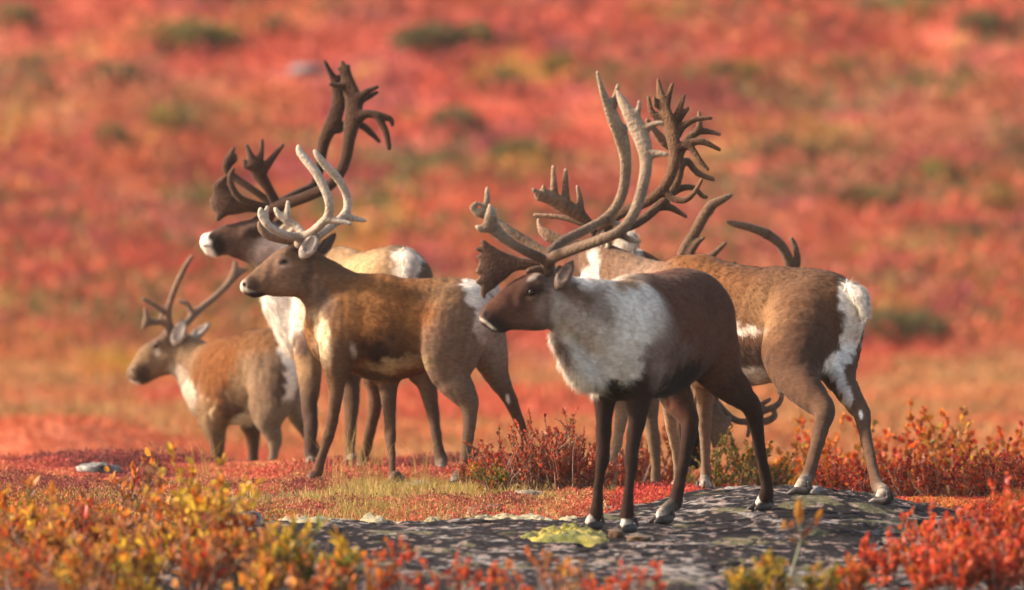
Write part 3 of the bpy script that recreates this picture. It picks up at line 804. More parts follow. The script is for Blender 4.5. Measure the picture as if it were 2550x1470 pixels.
# ---------------------------------------------------------------- the grazing bull, mostly hidden
caribou(dict(seed=3, d=44.4, a=232, ah=200, hairs=35000,
  label='caribou grazing with its head down behind the two right-hand bulls, mostly hidden',
  chains=[
    ([(1570,722,-.35,104,.85),(1622,772,-.1,122,.85),(1690,795,.25,112,.8)], dict(k=.05, col=BR_B, fur=.02)),
    ([(1690,790,.25,84,.75),(1725,880,.3,60,.75),(1748,955,.3,46,.7)], dict(k=.05, col=(.15,.09,.065), fur=.025)),
    ([(1754,980,.28,46,.7),(1750,1035,.27,40,.65),(1740,1085,.26,33,.65),(1732,1132,.25,27,.7),(1730,1150,.25,20,.9)], dict(k=.03, col=DK2, fur=.007)),
  ],
  legs=[
    dict(j=[(1562,860,58),(1548,960,31),(1549,1028,18),(1540,1080,13.5),(1530,1150,12.5),(1524,1195,13)], dy=-.40, fd=-.3, foot=(1520,1243), a=232, col=(GR_B, (.34,.235,.15))),
    dict(j=[(1610,860,50),(1618,960,30),(1620,1040,18),(1630,1105,16),(1633,1150,12),(1632,1195,12)], dy=-.25, fd=-.2, foot=(1634,1243), a=232, col=(GR_B, (.24,.16,.105))),
    dict(j=[(1690,880,44),(1695,980,24),(1700,1080,15),(1700,1150,12)], dy=.20, fd=.2, foot=(1702,1233), a=232, col=(GR_B, LEGD)),
    dict(j=[(1740,880,44),(1750,980,24),(1755,1080,15),(1757,1150,12)], dy=.35, fd=.35, foot=(1758,1230), a=232, col=(GR_B, LEGD)),
  ],
  paint=[(1562,605,44,36,0,WHITE,.3,.035),(1545,690,30,80,0,WHITE,.4,.03)],
  tail=[(1556,610,-.45,20),(1566,596,-.47,20),(1574,606,-.48,14)],
  eyes=[(1735,1010,.20,8),(1772,1010,.30,8)],
  ears=[dict(b=(1728,965,.25),m=(1712,948,.22),t=(1694,940,.2),open=(.2,-.8,-.4),r=17,col=(.16,.10,.075)), dict(b=(1778,960,.36),m=(1795,945,.4),t=(1812,940,.42),open=(.2,-.8,-.4),r=17,col=(.16,.10,.075))],
  antlers=[
    dict(col=((.09,.05,.032), (.17,.105,.066)), side=(0.3, 1, 0), ch=[
      [(1752,965,.28,14,1),(1720,900,.42,13),(1690,800,.5,13),(1685,700,.5,13),(1700,632,.48,12.5),(1727,586,.46,13),(1752,540,.44,13),(1772,512,.43,12),(1800,497,.42,9),(1819,487,.42,6)],
      [(1766,524,.43,12),(1770,508,.43,7)], [(1715,640,.46,9),(1735,606,.44,8),(1752,593,.43,5)], [(1740,670,.44,9),(1775,635,.42,8),(1806,606,.4,5.5)], [(1700,760,.5,10),(1770,690,.46,8),(1831,655,.44,5)]]),
    dict(col=((.09,.05,.032), (.17,.105,.066)), side=(0.3, 1, 0), ch=[
      [(1764,965,.32,14,1),(1850,920,.46,13),(1930,840,.52,13),(1968,750,.52,13),(1972,680,.5,12.5),(1952,622,.48,12),(1918,588,.46,11.5),(1870,567,.45,10),(1830,558,.44,8),(1812,553,.44,4.5)],
      [(1908,582,.46,12),(1897,572,.46,7)], [(1968,700,.5,9),(1986,655,.5,8.5),(1980,615,.5,7.5),(1971,594,.5,5)]]),
    dict(name='brow_tine', col=((.17,.105,.07), (.20,.13,.09)), side=(0.2, 1, 0), h=.0065, ch=[
      [(1766,985,.26,11),(1780,1010,.24,10),(1800,1040,.22,7.5),(1816,1052,.22,5)],
      [(1764,1000,.24,10),(1772,1030,.23,13,.5),(1785,1060,.22,22,.35),(1788,1085,.22,20,.35)], [(1785,1050,.22,14,.5),(1820,1062,.22,6)], [(1790,1065,.22,14,.5),(1818,1080,.22,5)], [(1790,1080,.22,14,.5),(1802,1102,.22,5)], [(1782,1085,.22,12,.5),(1778,1112,.22,5)], [(1795,1052,.22,12,.5),(1817,1042,.22,5)],
      [(1768,985,.34,10),(1820,1040,.3,8),(1860,1050,.28,8),(1900,1025,.26,8),(1934,1010,.25,7.5),(1946,992,.24,6),(1947,972,.24,4.5)], [(1880,1040,.27,8),(1895,1010,.27,7),(1917,995,.26,5)], [(1880,1045,.27,8),(1905,1050,.27,9),(1928,1038,.26,8),(1928,1022,.26,5)], [(1868,1048,.28,7),(1866,1070,.28,6),(1862,1086,.28,4)]]),
  ]))

# ---------------------------------------------------------------- the pale-antlered caribou in the middle
caribou(dict(seed=4, d=43.95, a=-10, ah=0, hairs=80000,
  label='brown caribou with pale velvet antlers in profile, standing mid-picture left of the front bull',
  chains=[
    ([(862,815,.05,106,.72),(905,813,.04,122,.74),(962,820,.02,131,.76),(1050,808,0,114,.78),(1115,796,-.04,106,.78),(1150,785,-.06,92,.78)], dict(k=.05, col=BR_D, fur=.024)),
    ([(900,742,.03,56,.6),(945,742,.02,56,.6)], dict(k=.06, col=BR_D, fur=.018)),
    ([(868,790,.04,92,.66),(832,738,.02,76,.64),(792,702,0,64,.62),(758,678,0,58,.6)], dict(k=.04, col=GR_D, fur=.014)),
    ([(742,672,0,64,.56),(719,676,0,60,.58),(684,689,0,47,.6),(648,703,0,34,.66),(620,714,0,23,.9)], dict(a=0, k=.025, col=(.20,.12,.08), fur=.006)),
    ([(728,630,-.045,12),(702,641,-.045,10)], dict(a=0, k=.03, col=(.16,.10,.07), fur=.005)),
    ([(722,710,-.01,28,.9),(690,716,0,20,.9)], dict(a=0, k=.03, col=(.26,.16,.10), fur=.006)),
    ([(630,733,0,9,1.5),(650,732,0,9,1.6)], dict(a=0, k=.015, col=BLACKN, fur=.004)),
    ([(609,704,-.03,4),(613,709,-.03,5)], dict(a=0, sub=True, k=.01)),
    ([(745,622,0,22),(750,604,0,17)], dict(a=0, k=.03, col=DK, fur=.006)),
    ([(792,800,.02,22),(806,850,.03,30)], dict(k=.04, col=TAN, fur=.03)),
    ([(858,790,-.08,60,.45),(846,850,-.1,56,.5),(838,905,-.11,36,.7)], dict(k=.025, col=GR_D, fur=.015)),
  ],
  legs=[
    dict(j=[(848,880,44,.6),(838,930,27),(838,975,19.5),(833,1016,15.5),(823,1072,14),(814,1099,14),(805,1127,12),(796,1155,12),(789,1182,14)], dy=-.10, fd=-.05, foot=(774,1216), a=20, col=(GR_D, LEGD), sock=(.30,.21,.15)),
    dict(j=[(955,905,42),(966,955,25),(967,990,20),(971,1044,15),(972,1094,14),(975,1127,10),(976,1165,9),(978,1190,11)], dy=.12, fd=.0, foot=(980,1216), a=10, col=((.16,.09,.055), LEGD), sock=(.26,.18,.13)),
    dict(j=[(1152,795,84,.6),(1122,875,72,.58),(1122,935,44,.66),(1150,975,33),(1167,1003,25),(1170,1035,18),(1168,1072,15),(1161,1127,13),(1152,1165,13),(1146,1188,15)], dy=-.17, fd=-.1, foot=(1138,1214), a=10, x=[(1181,1004,12),(1172,975,11),(1152,930,14)], col=((.25,.16,.11), (.20,.13,.09)), k=.045),
    dict(j=[(1192,810,64,.62),(1218,880,46),(1236,932,30),(1256,972,21),(1272,1000,17),(1290,1044,14),(1307,1086,11.5),(1321,1127,11.5),(1335,1165,12)], dy=.08, fd=.1, foot=(1350,1208), a=-10, x=[(1279,996,9),(1268,965,9),(1254,925,11)], col=((.36,.27,.21), LEGD), k=.045),
  ],
  paint=[
    (900,760,90,60,-20,(.32,.148,.060),.8), (950,790,70,70,0,(.29,.130,.052),.9), (1040,760,70,60,0,(.27,.11,.042),.8),
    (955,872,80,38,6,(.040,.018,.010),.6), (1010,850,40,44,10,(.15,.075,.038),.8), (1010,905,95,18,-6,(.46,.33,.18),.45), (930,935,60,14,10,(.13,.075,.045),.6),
    (877,872,7,17,-10,(.55,.43,.32),.8,None,14), (1100,860,46,70,10,(.19,.115,.078),.8), (1150,800,44,90,0,(.21,.135,.095),.8), (1110,730,70,34,0,(.25,.145,.08),.8),
    (1186,735,30,48,-28,WHITE,.22,.03), (1206,800,22,60,-6,WHITE,.35,.025), (1225,800,34,90,10,(.40,.32,.26),.9),
    (1024,800,9,44,0,(.40,.19,.07),1.0),
    (800,830,18,66,-12,(.66,.50,.32),.7), (790,740,34,60,-40,(.19,.125,.09),.8),
    (626,728,24,6,25,WHITE,.4,None,5), (604,712,9,18,22,(.55,.46,.38),.5,None,5), (628,707,20,18,0,(.075,.045,.034),.5,None,8), (640,735,24,8,10,BLACKN,.4,None,5), (607,708,4,6,0,BLACKN,.4,None,3),
    (706,654,18,13,-20,(.34,.24,.18),.5,None,6), (706,653,12,7,-15,(.035,.022,.02),.5,None,4), (735,620,22,14,0,DK,.6), (765,690,10,46,12,(.11,.068,.05),.8),
    (1265,994,5,12,-15,WHITE,.4,None,5),
  ],
  tail=[(1205,706,-.1,14),(1224,722,-.1,14),(1232,742,-.1,9)],
  eyes=[(706,652,-.054,7.5),(706,652,.058,8.0)],
  ears=[dict(b=(752,638,-.06),m=(772,614,-.10),t=(788,586,-.11),open=(-.25,-1,.1),r=22,col=(.17,.10,.07),inn=(.42,.36,.32)),
        dict(b=(790,634,.06),m=(812,612,.10),t=(834,584,.12),open=(-.7,.4,.2),r=19,col=(.10,.062,.05))],
  antlers=[
    dict(col=((.34,.27,.21), PALEV), ch=[
      [(748,606,-.04,15,1),(752,592,-.06,11),(775,580,-.10,10.5),(801,557,-.16,10.5),(816,540,-.18,10.5),(821,514,-.20,10.5),(813,482,-.20,10.5),(790,435,-.18,11),(763,400,-.16,10.5),(747,380,-.15,9),(743,366,-.15,6)],
      [(814,547,-.18,9),(840,551,-.20,8),(872,556,-.22,5.5)],
      [(752,590,-.06,11),(720,588,-.10,10),(690,576,-.12,9.5),(665,559,-.13,9),(650,538,-.13,8),(649,522,-.13,6)], [(664,556,-.13,8),(662,535,-.12,6.5),(666,516,-.12,4.5)]]),
    dict(col=((.34,.27,.21), PALEV), ch=[
      [(756,606,.04,14,1),(790,588,.08,10.5),(832,558,.14,10),(852,541,.18,10),(866,518,.2,10),(862,482,.2,10),(840,443,.18,10),(814,416,.16,10),(794,392,.15,8.5),(784,377,.15,5.5)],
      [(858,539,.18,8.5),(884,545,.2,7.5),(909,550,.22,5)],
      [(760,590,.06,10),(740,566,.09,9.5),(715,550,.10,9),(694,534,.10,8),(686,520,.10,5)], [(715,548,.1,9),(716,526,.1,7.5),(717,504,.1,5)]]),
    dict(name='brow_tine', col=((.13,.075,.05), (.20,.125,.085)), ch=[[(748,602,.0,12),(700,597,.0,9.5),(668,588,0,9.5),(652,572,0,9),(646,556,0,6)]]),
  ]))

# ---------------------------------------------------------------- the dark-antlered bull behind it
caribou(dict(seed=5, d=45.55, a=-58, ah=-20, hairs=60000,
  label='bull with very dark tall antlers and white chest mane behind the pale-antlered caribou',
  chains=[
    ([(985,715,-.45,104,.9),(930,736,-.2,112,.88),(865,762,.1,116,.85),(812,790,.33,104,.8)], dict(k=.05, col=(.36,.225,.12), fur=.02)),
    ([(850,668,.22,56,.7),(880,676,.1,54,.7)], dict(k=.06, col=(.30,.19,.11), fur=.02)),
    ([(806,770,.4,92,.7),(748,718,.44,78,.66),(702,655,.44,64,.62),(668,618,.42,58,.6)], dict(a=-25, k=.05, col=WHITE, fur=.03)),
    ([(664,690,.42,22),(692,758,.4,38),(730,845,.36,34),(742,880,.34,18)], dict(a=-25, k=.05, col=WHITE, fur=np.array([.03,.05,.055,.055]))),
    ([(655,606,.42,60,.58),(612,600,.42,50,.6),(572,598,.42,38,.64),(540,605,.42,33,.7),(522,604,.42,25,.9)], dict(a=0, k=.025, col=(.10,.055,.042), fur=.006)),
    ([(638,572,.365,16),(612,578,.365,12)], dict(a=0, k=.03, col=(.08,.045,.035), fur=.005)),
    ([(520,628,.42,10,1.4),(540,634,.42,9,1.5)], dict(a=0, k=.015, col=WHITE, fur=.004)),
    ([(650,556,.42,22),(662,534,.42,16)], dict(a=0, k=.03, col=DK, fur=.006)),
    ([(790,790,.24,64,.5),(776,850,.22,56,.5)], dict(k=.03, col=TAN, fur=.018)),
  ],
  legs=[
    dict(j=[(778,840,52,.6),(768,890,34),(772,950,28),(770,1010,20),(774,1060,18),(773,1100,15),(772,1145,13)], dy=.22, fd=.5, foot=(769,1180), a=-20, col=(TAN, (.085,.052,.040))),
    dict(j=[(868,880,46),(873,950,23),(875,1000,20),(873,1050,16),(872,1110,12.5),(872,1140,13)], dy=.45, fd=.6, foot=(871,1176), a=-20, col=(LEGD, LEGD)),
    dict(j=[(955,840,66,.7),(938,920,40),(936,960,24),(936,1000,18),(927,1050,14),(916,1100,13),(908,1132,14)], dy=-.50, fd=-.4, foot=(899,1182), a=-35, col=(GR_D, LEGD)),
    dict(j=[(1010,830,72,.7),(1040,900,45),(1060,950,26),(1073,1000,19),(1083,1060,14),(1092,1115,13),(1097,1145,18)], dy=-.38, fd=-.5, foot=(1098,1195), a=-65, x=[(1080,1002,9),(1074,970,9)], col=(GR_D, (.11,.07,.05))),
  ],
  paint=[
    (960,640,60,40,0,(.34,.22,.125),.8), (1060,680,30,70,10,(.17,.105,.07),.8), (1020,620,60,20,8,(.22,.14,.09),.8), (880,680,60,40,-20,(.46,.30,.165),.8),
    (1012,660,34,34,0,WHITE,.25,.035), (1010,730,30,60,0,WHITE,.3,.03),
    (770,780,30,90,8,(.42,.27,.15),.5), (690,760,50,100,-25,WHITE,.4,.05), (752,860,26,40,0,(.16,.10,.075),.6),
    (662,640,34,46,30,(.40,.31,.27),.6), (690,560,40,24,0,(.30,.22,.18),.7),
    (510,602,17,32,8,WHITE,.3,None,5), (524,632,20,12,25,WHITE,.35,None,5), (545,612,17,30,-6,BLACKN,.4,None,6), (527,588,10,8,-35,BLACKN,.4,None,4), (512,612,12,2.5,10,BLACKN,.4,None,3),
    (636,575,20,14,0,(.05,.03,.026),.5), (640,545,14,10,0,DK2,.5),
  ],
  tail=[(1008,634,-.66,17),(1018,650,-.70,22),(1014,676,-.72,16),(1012,695,-.72,9)],
  eyes=[(636,574,.362,7.5),(636,574,.478,7.5)],
  ears=[dict(b=(690,590,.34),m=(712,575,.30),t=(735,558,.28),open=(-.4,-.9,.1),r=18,col=(.12,.075,.055)), dict(b=(682,572,.48),m=(700,556,.54),t=(716,540,.58),open=(-.6,.6,.1),r=17,col=(.12,.075,.055))],
  antlers=[
    dict(col=(VD, (.075,.038,.024)), ch=[
      [(662,545,.37,16,1),(690,516,.32,14),(754,494,.24,13),(813,467,.18,13),(844,435,.17,13),(861,396,.18,13.5),(869,349,.2,15),(876,306,.22,20,.55),(882,259,.24,22,.5),(870,216,.26,18,.55),(860,181,.27,13,.6),(852,154,.28,4.5)],
      [(890,252,.24,12),(910,230,.22,8),(939,217,.2,5)], [(900,250,.24,9),(920,240,.26,7),(939,230,.28,4.5)], [(890,296,.22,14),(912,284,.2,10.5),(944,287,.18,9),(972,297,.17,7),(977,311,.17,5)], [(940,290,.18,9),(960,326,.16,8.5),(969,368,.15,6.5)],
      [(862,214,.26,10),(840,214,.25,7),(823,210,.24,4.5)], [(860,185,.27,9),(844,172,.27,4.5)], [(864,178,.27,9),(868,164,.27,4.5)]]),
    dict(col=(VD, (.06,.030,.020)), ch=[
      [(660,543,.47,15,1),(690,512,.52,12),(740,484,.6,11.5),(781,463,.66,11.5),(794,425,.68,12),(801,384,.68,13),(810,345,.68,15,.7),(832,298,.68,19,.5),(844,247,.68,17,.5),(832,200,.68,10,.6),(822,180,.68,7),(809,154,.68,4)],
      [(842,320,.68,13),(872,308,.7,9.5),(898,311,.72,9),(922,330,.73,8.5),(944,352,.74,5)], [(836,205,.68,9),(848,190,.68,6)]]),
    dict(name='brow_tine', col=(VD, (.10,.055,.038)), h=.0065, ch=[
      [(672,528,.42,12),(650,520,.41,12,.8),(617,515,.4,13,.6),(585,512,.4,22,.36),(556,506,.4,30,.26),(545,505,.4,24,.3)], [(580,500,.4,14,.45),(556,468,.4,12,.45),(562,440,.4,5)], [(560,498,.4,20,.4),(541,470,.4,12,.45),(552,450,.4,7)], [(560,520,.4,16,.4),(543,545,.4,7)],
      [(690,512,.34,12),(668,470,.32,12),(646,435,.31,17,.5),(634,412,.3,16,.5),(624,388,.3,9),(614,363,.3,5)], [(642,414,.3,12),(650,385,.3,7.5),(653,350,.3,4.5)], [(652,428,.3,12),(680,392,.3,8),(704,362,.3,4.5)], [(628,412,.3,11),(612,414,.3,7),(608,401,.3,4.5)],
      [(680,520,.36,10),(644,511,.36,9),(600,495,.36,8.5),(577,465,.36,8),(574,437,.36,7.5),(582,421,.36,4.5)],
      [(685,512,.48,9),(628,472,.5,8.5),(588,445,.52,9),(564,422,.52,10,.6),(568,396,.52,9,.6),(582,370,.52,4.5)], [(568,402,.52,9),(586,388,.52,5)], [(566,412,.52,9),(588,398,.52,4.5)]]),
  ]))

# ---------------------------------------------------------------- the small one at the left
caribou(dict(seed=6, d=48.3, a=-40, ah=-20, hairs=60000,
  label='smallest caribou with thin forked antlers, leftmost of the herd below the knoll edge',
  chains=[
    ([(562,945,.2,94,.72),(592,952,.08,106,.74),(640,922,-.12,102,.78),(680,903,-.26,86,.8)], dict(k=.05, col=(.20,.082,.032), fur=.022)),
    ([(556,892,.18,48,.6),(590,888,.06,48,.6)], dict(k=.06, col=(.22,.09,.034), fur=.016)),
    ([(556,925,.22,74,.7),(510,912,.3,55,.64),(474,888,.36,52,.62),(448,876,.4,50,.6)], dict(a=-20, k=.04, col=(.30,.20,.125), fur=.014)),
    ([(432,878,.4,54,.58),(410,886,.4,50,.58),(384,897,.4,45,.6),(364,914,.4,38,.64),(344,929,.4,28,.72),(334,932,.4,20,.9)], dict(a=0, k=.025, col=(.24,.15,.09), fur=.006)),
    ([(412,848,.35,14),(394,855,.345,11)], dict(a=0, k=.03, col=(.12,.08,.06), fur=.005)),
    ([(342,952,.4,8,1.5),(360,950,.4,8,1.5)], dict(a=0, k=.015, col=(.20,.13,.09), fur=.004)),
    ([(424,832,.4,18),(424,818,.4,13)], dict(a=0, k=.03, col=(.14,.09,.065), fur=.006)),
    ([(455,932,.37,20),(482,968,.33,30),(512,1000,.24,44)], dict(k=.04, col=PALE, fur=.03)),
    ([(540,960,.06,52,.5),(534,1030,.04,42,.55)], dict(k=.025, col=(.26,.16,.09), fur=.014)),
  ],
  legs=[
    dict(j=[(528,1030,40,.65),(536,1070,27),(541,1100,20),(541,1148,14),(541,1190,12)], dy=.06, fd=.2, foot=(540,1232), a=-20, col=((.26,.165,.10), LEGD)),
    dict(j=[(622,1040,34),(629,1080,18),(630,1130,14),(630,1180,12)], dy=.30, fd=.3, foot=(631,1226), a=-20, col=(LEGD, LEGD)),
    dict(j=[(690,920,70,.65),(672,1005,54,.6),(668,1050,30),(684,1094,18),(683,1122,13),(677,1160,11.5)], dy=-.36, fd=-.3, foot=(672,1228), a=-20, x=[(693,1098,9),(690,1070,9),(686,1035,12)], col=((.30,.21,.14), (.20,.14,.10))),
    dict(j=[(718,960,42),(735,1020,27),(755,1066,16),(775,1100,13),(790,1128,11.5),(795,1160,11)], dy=-.18, fd=-.1, foot=(798,1228), a=-20, col=((.34,.27,.21), LEGD)),
  ],
  paint=[
    (568,925,70,95,-10,(.215,.084,.032),.9), (585,1000,42,46,-5,(.06,.03,.02),.6), (610,945,30,60,10,(.30,.19,.11),.8), (660,930,50,90,8,(.24,.16,.105),.8), (655,850,60,30,0,(.20,.095,.045),.8),
    (612,1046,40,16,-10,(.66,.58,.50),.4,None,20,48.05), (640,1020,26,26,-30,(.60,.53,.46),.5,None,20,48.05), (528,1020,7,22,0,(.62,.45,.28),.6),
    (728,885,28,52,-20,WHITE,.3,.03), (726,945,18,50,10,WHITE,.4,.025), (697,950,12,60,0,(.10,.06,.045),.7),
    (337,956,16,6,20,WHITE,.4,None,5), (329,922,5,12,15,(.36,.28,.22),.5,None,4), (356,930,20,24,-10,(.075,.045,.035),.5,None,6), (331,921,3,6,0,BLACKN,.4,None,3),
    (390,860,15,12,0,(.05,.035,.03),.6,None,6), (408,895,24,40,20,(.28,.18,.11),.8), (385,845,24,14,-30,(.14,.09,.065),.6), (392,878,8,12,0,(.55,.45,.36),.6,None,6),
    (455,950,14,50,-40,PALE,.6),
  ],
  tail=[(730,862,-.42,14),(742,880,-.44,14),(748,905,-.44,8)],
  eyes=[(389,861,.343,7.0),(391,861,.457,7.0)],
  ears=[dict(b=(434,856,.34),m=(446,830,.31),t=(458,800,.30),open=(-.3,-1,.1),r=20,col=(.20,.14,.10),inn=(.55,.48,.42)),
        dict(b=(470,850,.47),m=(494,830,.5),t=(522,806,.53),open=(-.5,-.7,.3),r=15,col=(.15,.10,.08),inn=(.40,.33,.28))],
  antlers=[
    dict(col=((.16,.10,.07), (.22,.145,.10)), ch=[
      [(421,836,.36,12,1),(421,815,.34,10),(419,777,.30,8.5),(428,740,.26,8),(444,699,.22,7.5),(460,666,.2,7),(477,638,.18,4.5)], [(418,782,.3,8),(400,771,.28,6.5),(380,758,.26,5.5),(356,745,.25,3.5)],
      [(420,808,.34,9),(400,802,.33,7.5),(380,803,.32,8),(364,803,.31,10,.6)], [(366,800,.31,9,.6),(362,770,.31,4.5)], [(364,803,.31,8),(357,817,.31,4)], [(404,800,.33,7),(402,782,.33,4.5)]]),
    dict(col=((.18,.115,.08), (.20,.13,.09)), ch=[
      [(436,836,.44,12,1),(452,815,.46,9.5),(470,798,.48,8.5),(494,773,.52,8.5),(535,740,.56,8),(568,707,.58,8.5),(584,678,.58,9.5,.7),(586,654,.58,6)], [(582,690,.58,9,.6),(600,675,.58,9,.6),(614,673,.58,4)],
      [(478,786,.5,7.5),(472,768,.5,6.5),(464,756,.5,6),(446,750,.5,4)]]),
  ]))

# ================================================================ plants
YEL, AMB, ORG, RORG = (.60, .36, .035), (.55, .23, .025), (.52, .14, .02), (.56, .095, .025)
RED, CRIM, MAR, BRN = (.50, .045, .025), (.30, .026, .024), (.14, .03, .028), (.24, .10, .04)
OLV, GRN, STRAW, PINK = (.25, .20, .035), (.16, .18, .035), (.50, .34, .13), (.55, .24, .18)

def unit(v): return v / (np.linalg.norm(v, axis=-1, keepdims=True) + 1e-9)
def leaves_mesh(pos, dirs, nrm, size, asp, cols, fold=.18, simple=False):
    """leaf blades: base at pos, pointing along dirs, width = size*asp, folded a little along the midrib"""
    dirs = unit(dirs); s = unit(np.cross(dirs, nrm)); n = np.cross(s, dirs)
    L = size[:, None]; Wd = (size * asp)[:, None] * .5
    if simple:
        v = np.stack([pos, pos + dirs * L * .5 + s * Wd + n * Wd * fold, pos + dirs * L, pos + dirs * L * .5 - s * Wd + n * Wd * fold], 1)
        k = len(pos)
        return v.reshape(-1, 3), np.arange(k * 4).reshape(-1, 4), np.repeat(cols, 4, 0)
    v = np.stack([pos, pos + dirs * L * .33 + s * Wd + n * Wd * fold, pos + dirs * L * .72 + s * Wd * .78 + n * Wd * fold, pos + dirs * L - n * L * .06,
                  pos + dirs * L * .72 - s * Wd * .78 + n * Wd * fold, pos + dirs * L * .33 - s * Wd + n * Wd * fold], 1)
    k = len(pos); b = np.arange(k)[:, None] * 6
    F = np.vstack([b + np.array([[0, 1, 2, 3]]), b + np.array([[0, 3, 4, 5]])])
    return v.reshape(-1, 3), F, np.repeat(cols, 6, 0)
def tube(pts, rad, sides=4):
    pts = np.asarray(pts); n = len(pts)
    V = np.zeros((n, sides, 3))
    t = unit(np.gradient(pts, axis=0))
    ref = np.array([.31, .95, .1])
    a = unit(np.cross(t, ref)); b = np.cross(t, a)
    for j in range(sides):
        ph = 2 * math.pi * j / sides
        V[:, j] = pts + (a * math.cos(ph) + b * math.sin(ph)) * np.asarray(rad)[:, None]
    F = []
    for i in range(n - 1):
        for j in range(sides):
            F.append((i * sides + j, i * sides + (j + 1) % sides, (i + 1) * sides + (j + 1) % sides, (i + 1) * sides + j))
    return V.reshape(-1, 3), np.array(F)
def join(parts):
    V, F, C, o = [], [], [], 0
    for v, f, c in parts:
        V.append(v); F.append(f + o); C.append(c); o += len(v)
    return np.vstack(V), np.vstack(F), np.vstack(C)
def pick(r, pal, n):
    w = np.array([p[1] for p in pal], float); w /= w.sum()
    i = r.choice(len(pal), n, p=w)
    return np.array([p[0] for p in pal])[i]

_leaf_meshes = {}
def leaf_mesh(col, asp):
    key = (tuple(col), asp)
    if key not in _leaf_meshes:
        v, f, c = leaves_mesh(np.zeros((1, 3)), np.array([[0., 1, 0]]), np.array([[0., 0, 1]]), np.array([1.]), np.array([asp]), np.array([col]))
        me = make_mesh('leaf', v, f, c); me.materials.append(MAT_LEAF); _leaf_meshes[key] = me
    return _leaf_meshes[key]
from mathutils import Matrix

def shrub(px, top, d, pal, label, name='dwarf_shrub', group=None, stems=9, spread=.45, leaf=.028, asp=.6, dens=26, big=0, seed=0, bark=(.16, .085, .06), up=.75, jit=.25):
    r = np.random.default_rng(1000 + seed)
    x0 = P(px, top, d)[0]; zb = float(gz(x0, d)) - .015; zt = P(px, top, d)[2]
    h = zt - zb
    root = thing(name, (x0, d, zb), label, 'shrub', group)
    wood, lp, ld, lc = [], [], [], []
    def branch(p0, dirv, length, rad, depth, tint):
        n = 5
        pts = [p0]; dv = dirv.copy()
        for i in range(n):
            dv = unit(dv + r.normal(size=3) * jit * .5 + np.array([0, 0, .10]))
            pts.append(pts[-1] + dv * length / n)
        pts = np.array(pts)
        rd = np.linspace(rad, rad * .35, n + 1)
        v, f = tube(pts, rd)
        wood.append((v, f, np.tile(np.asarray(bark) * (0.8 + .5 * r.random()), (len(v), 1))))
        m = max(2, int(dens * length / .3 * (1 if depth else .75)))
        t = .15 + .85 * r.random(m) ** .8 if depth else .35 + .65 * r.random(m) ** .7
        fi = t * n; i0 = np.minimum(fi.astype(int), n - 1); fr = (fi - i0)[:, None]
        p = pts[i0] * (1 - fr) + pts[i0 + 1] * fr
        out = r.normal(size=(m, 3)); out[:, 2] = np.abs(out[:, 2]) * up
        lp.append(p); ld.append(unit(out * .8 + dv * .7))
        c = pick(r, pal, m); own = pick(r, pal, 1)
        lc.append(np.where(r.random((m, 1)) < .45, own, c) * (0.55 + .75 * r.random((m, 1))))
        if depth == 0:
            for _ in range(r.integers(2, 5)):
                k = r.integers(1, n)
                branch(pts[k], unit(dv + r.normal(size=3) * .7 + np.array([0, 0, .3])), length * (.3 + .3 * r.random()), rad * .55, 1, tint)
    for _ in range(max(2, stems // 3)):          # bare twigs
        az = r.random() * 2 * math.pi
        pts = np.cumsum(np.vstack([[math.cos(az) * .02, math.sin(az) * .02, 0], np.tile(unit(np.array([math.cos(az) * spread, math.sin(az) * spread, 1.0])) * h * .24, (4, 1)) + r.normal(size=(4, 3)) * h * .045]), 0)
        v, f = tube(pts, np.linspace(.0045, .0016, 5)); wood.append((v, f, np.tile(np.array((.26, .18, .14)) * (.7 + .6 * r.random()), (len(v), 1))))
    for i in range(stems):
        az = r.random() * 2 * math.pi; ln = spread * (0.25 + .9 * r.random())
        dirv = unit(np.array([math.cos(az) * ln, math.sin(az) * ln, 1.0]))
        hh = h * (.55 + .45 * r.random()) if i else h * .97
        if i == 0: dirv = unit(np.array([.08 * r.normal(), .05, 1.0]))
        branch(np.array([math.cos(az) * .04 * r.random(), math.sin(az) * .04, 0]), dirv, hh, .0035 + .008 * h, 0, r.random())
    v, f, c = join(wood)
    link('branches', make_mesh('branches', v, f, c), MAT_TWIG, root)
    lp, ld, lc = np.vstack(lp), np.vstack(ld), np.vstack(lc)
    nrm = r.normal(size=lp.shape) * .7 + np.array([0, -.25, .6])
    sz = leaf * np.clip(np.exp(r.normal(size=len(lp)) * .38 - .08), .35, 1.6)
    if big:
        near = np.argsort(lp[:, 1] * 1.0 - lp[:, 2] * .7 + .05 * r.normal(size=len(lp)))[:big]
        pc = np.array([p[0] for p in pal])
        for i in near:
            col = pc[np.argmin(((pc - lc[i]) ** 2).sum(1))]
            o = link('leaf', leaf_mesh(tuple(col), asp), None, root)
            y = Vector(ld[i]); s = y.cross(Vector(nrm[i])).normalized(); z = s.cross(y)
            q = sz[i] * 1.15
            o.matrix_local = Matrix(((s.x * q, y.x * q, z.x * q, lp[i, 0]), (s.y * q, y.y * q, z.y * q, lp[i, 1]), (s.z * q, y.z * q, z.z * q, lp[i, 2]), (0, 0, 0, 1)))
        msk = np.ones(len(lp), bool); msk[near] = False
        lp, ld, lc, nrm, sz = lp[msk], ld[msk], lc[msk], nrm[msk], sz[msk]
    v, f, c = leaves_mesh(lp, ld, nrm, sz, np.full(len(lp), asp), lc)
    link('foliage', make_mesh('foliage', v, f, c), MAT_LEAF, root, kind='stuff')
    return root

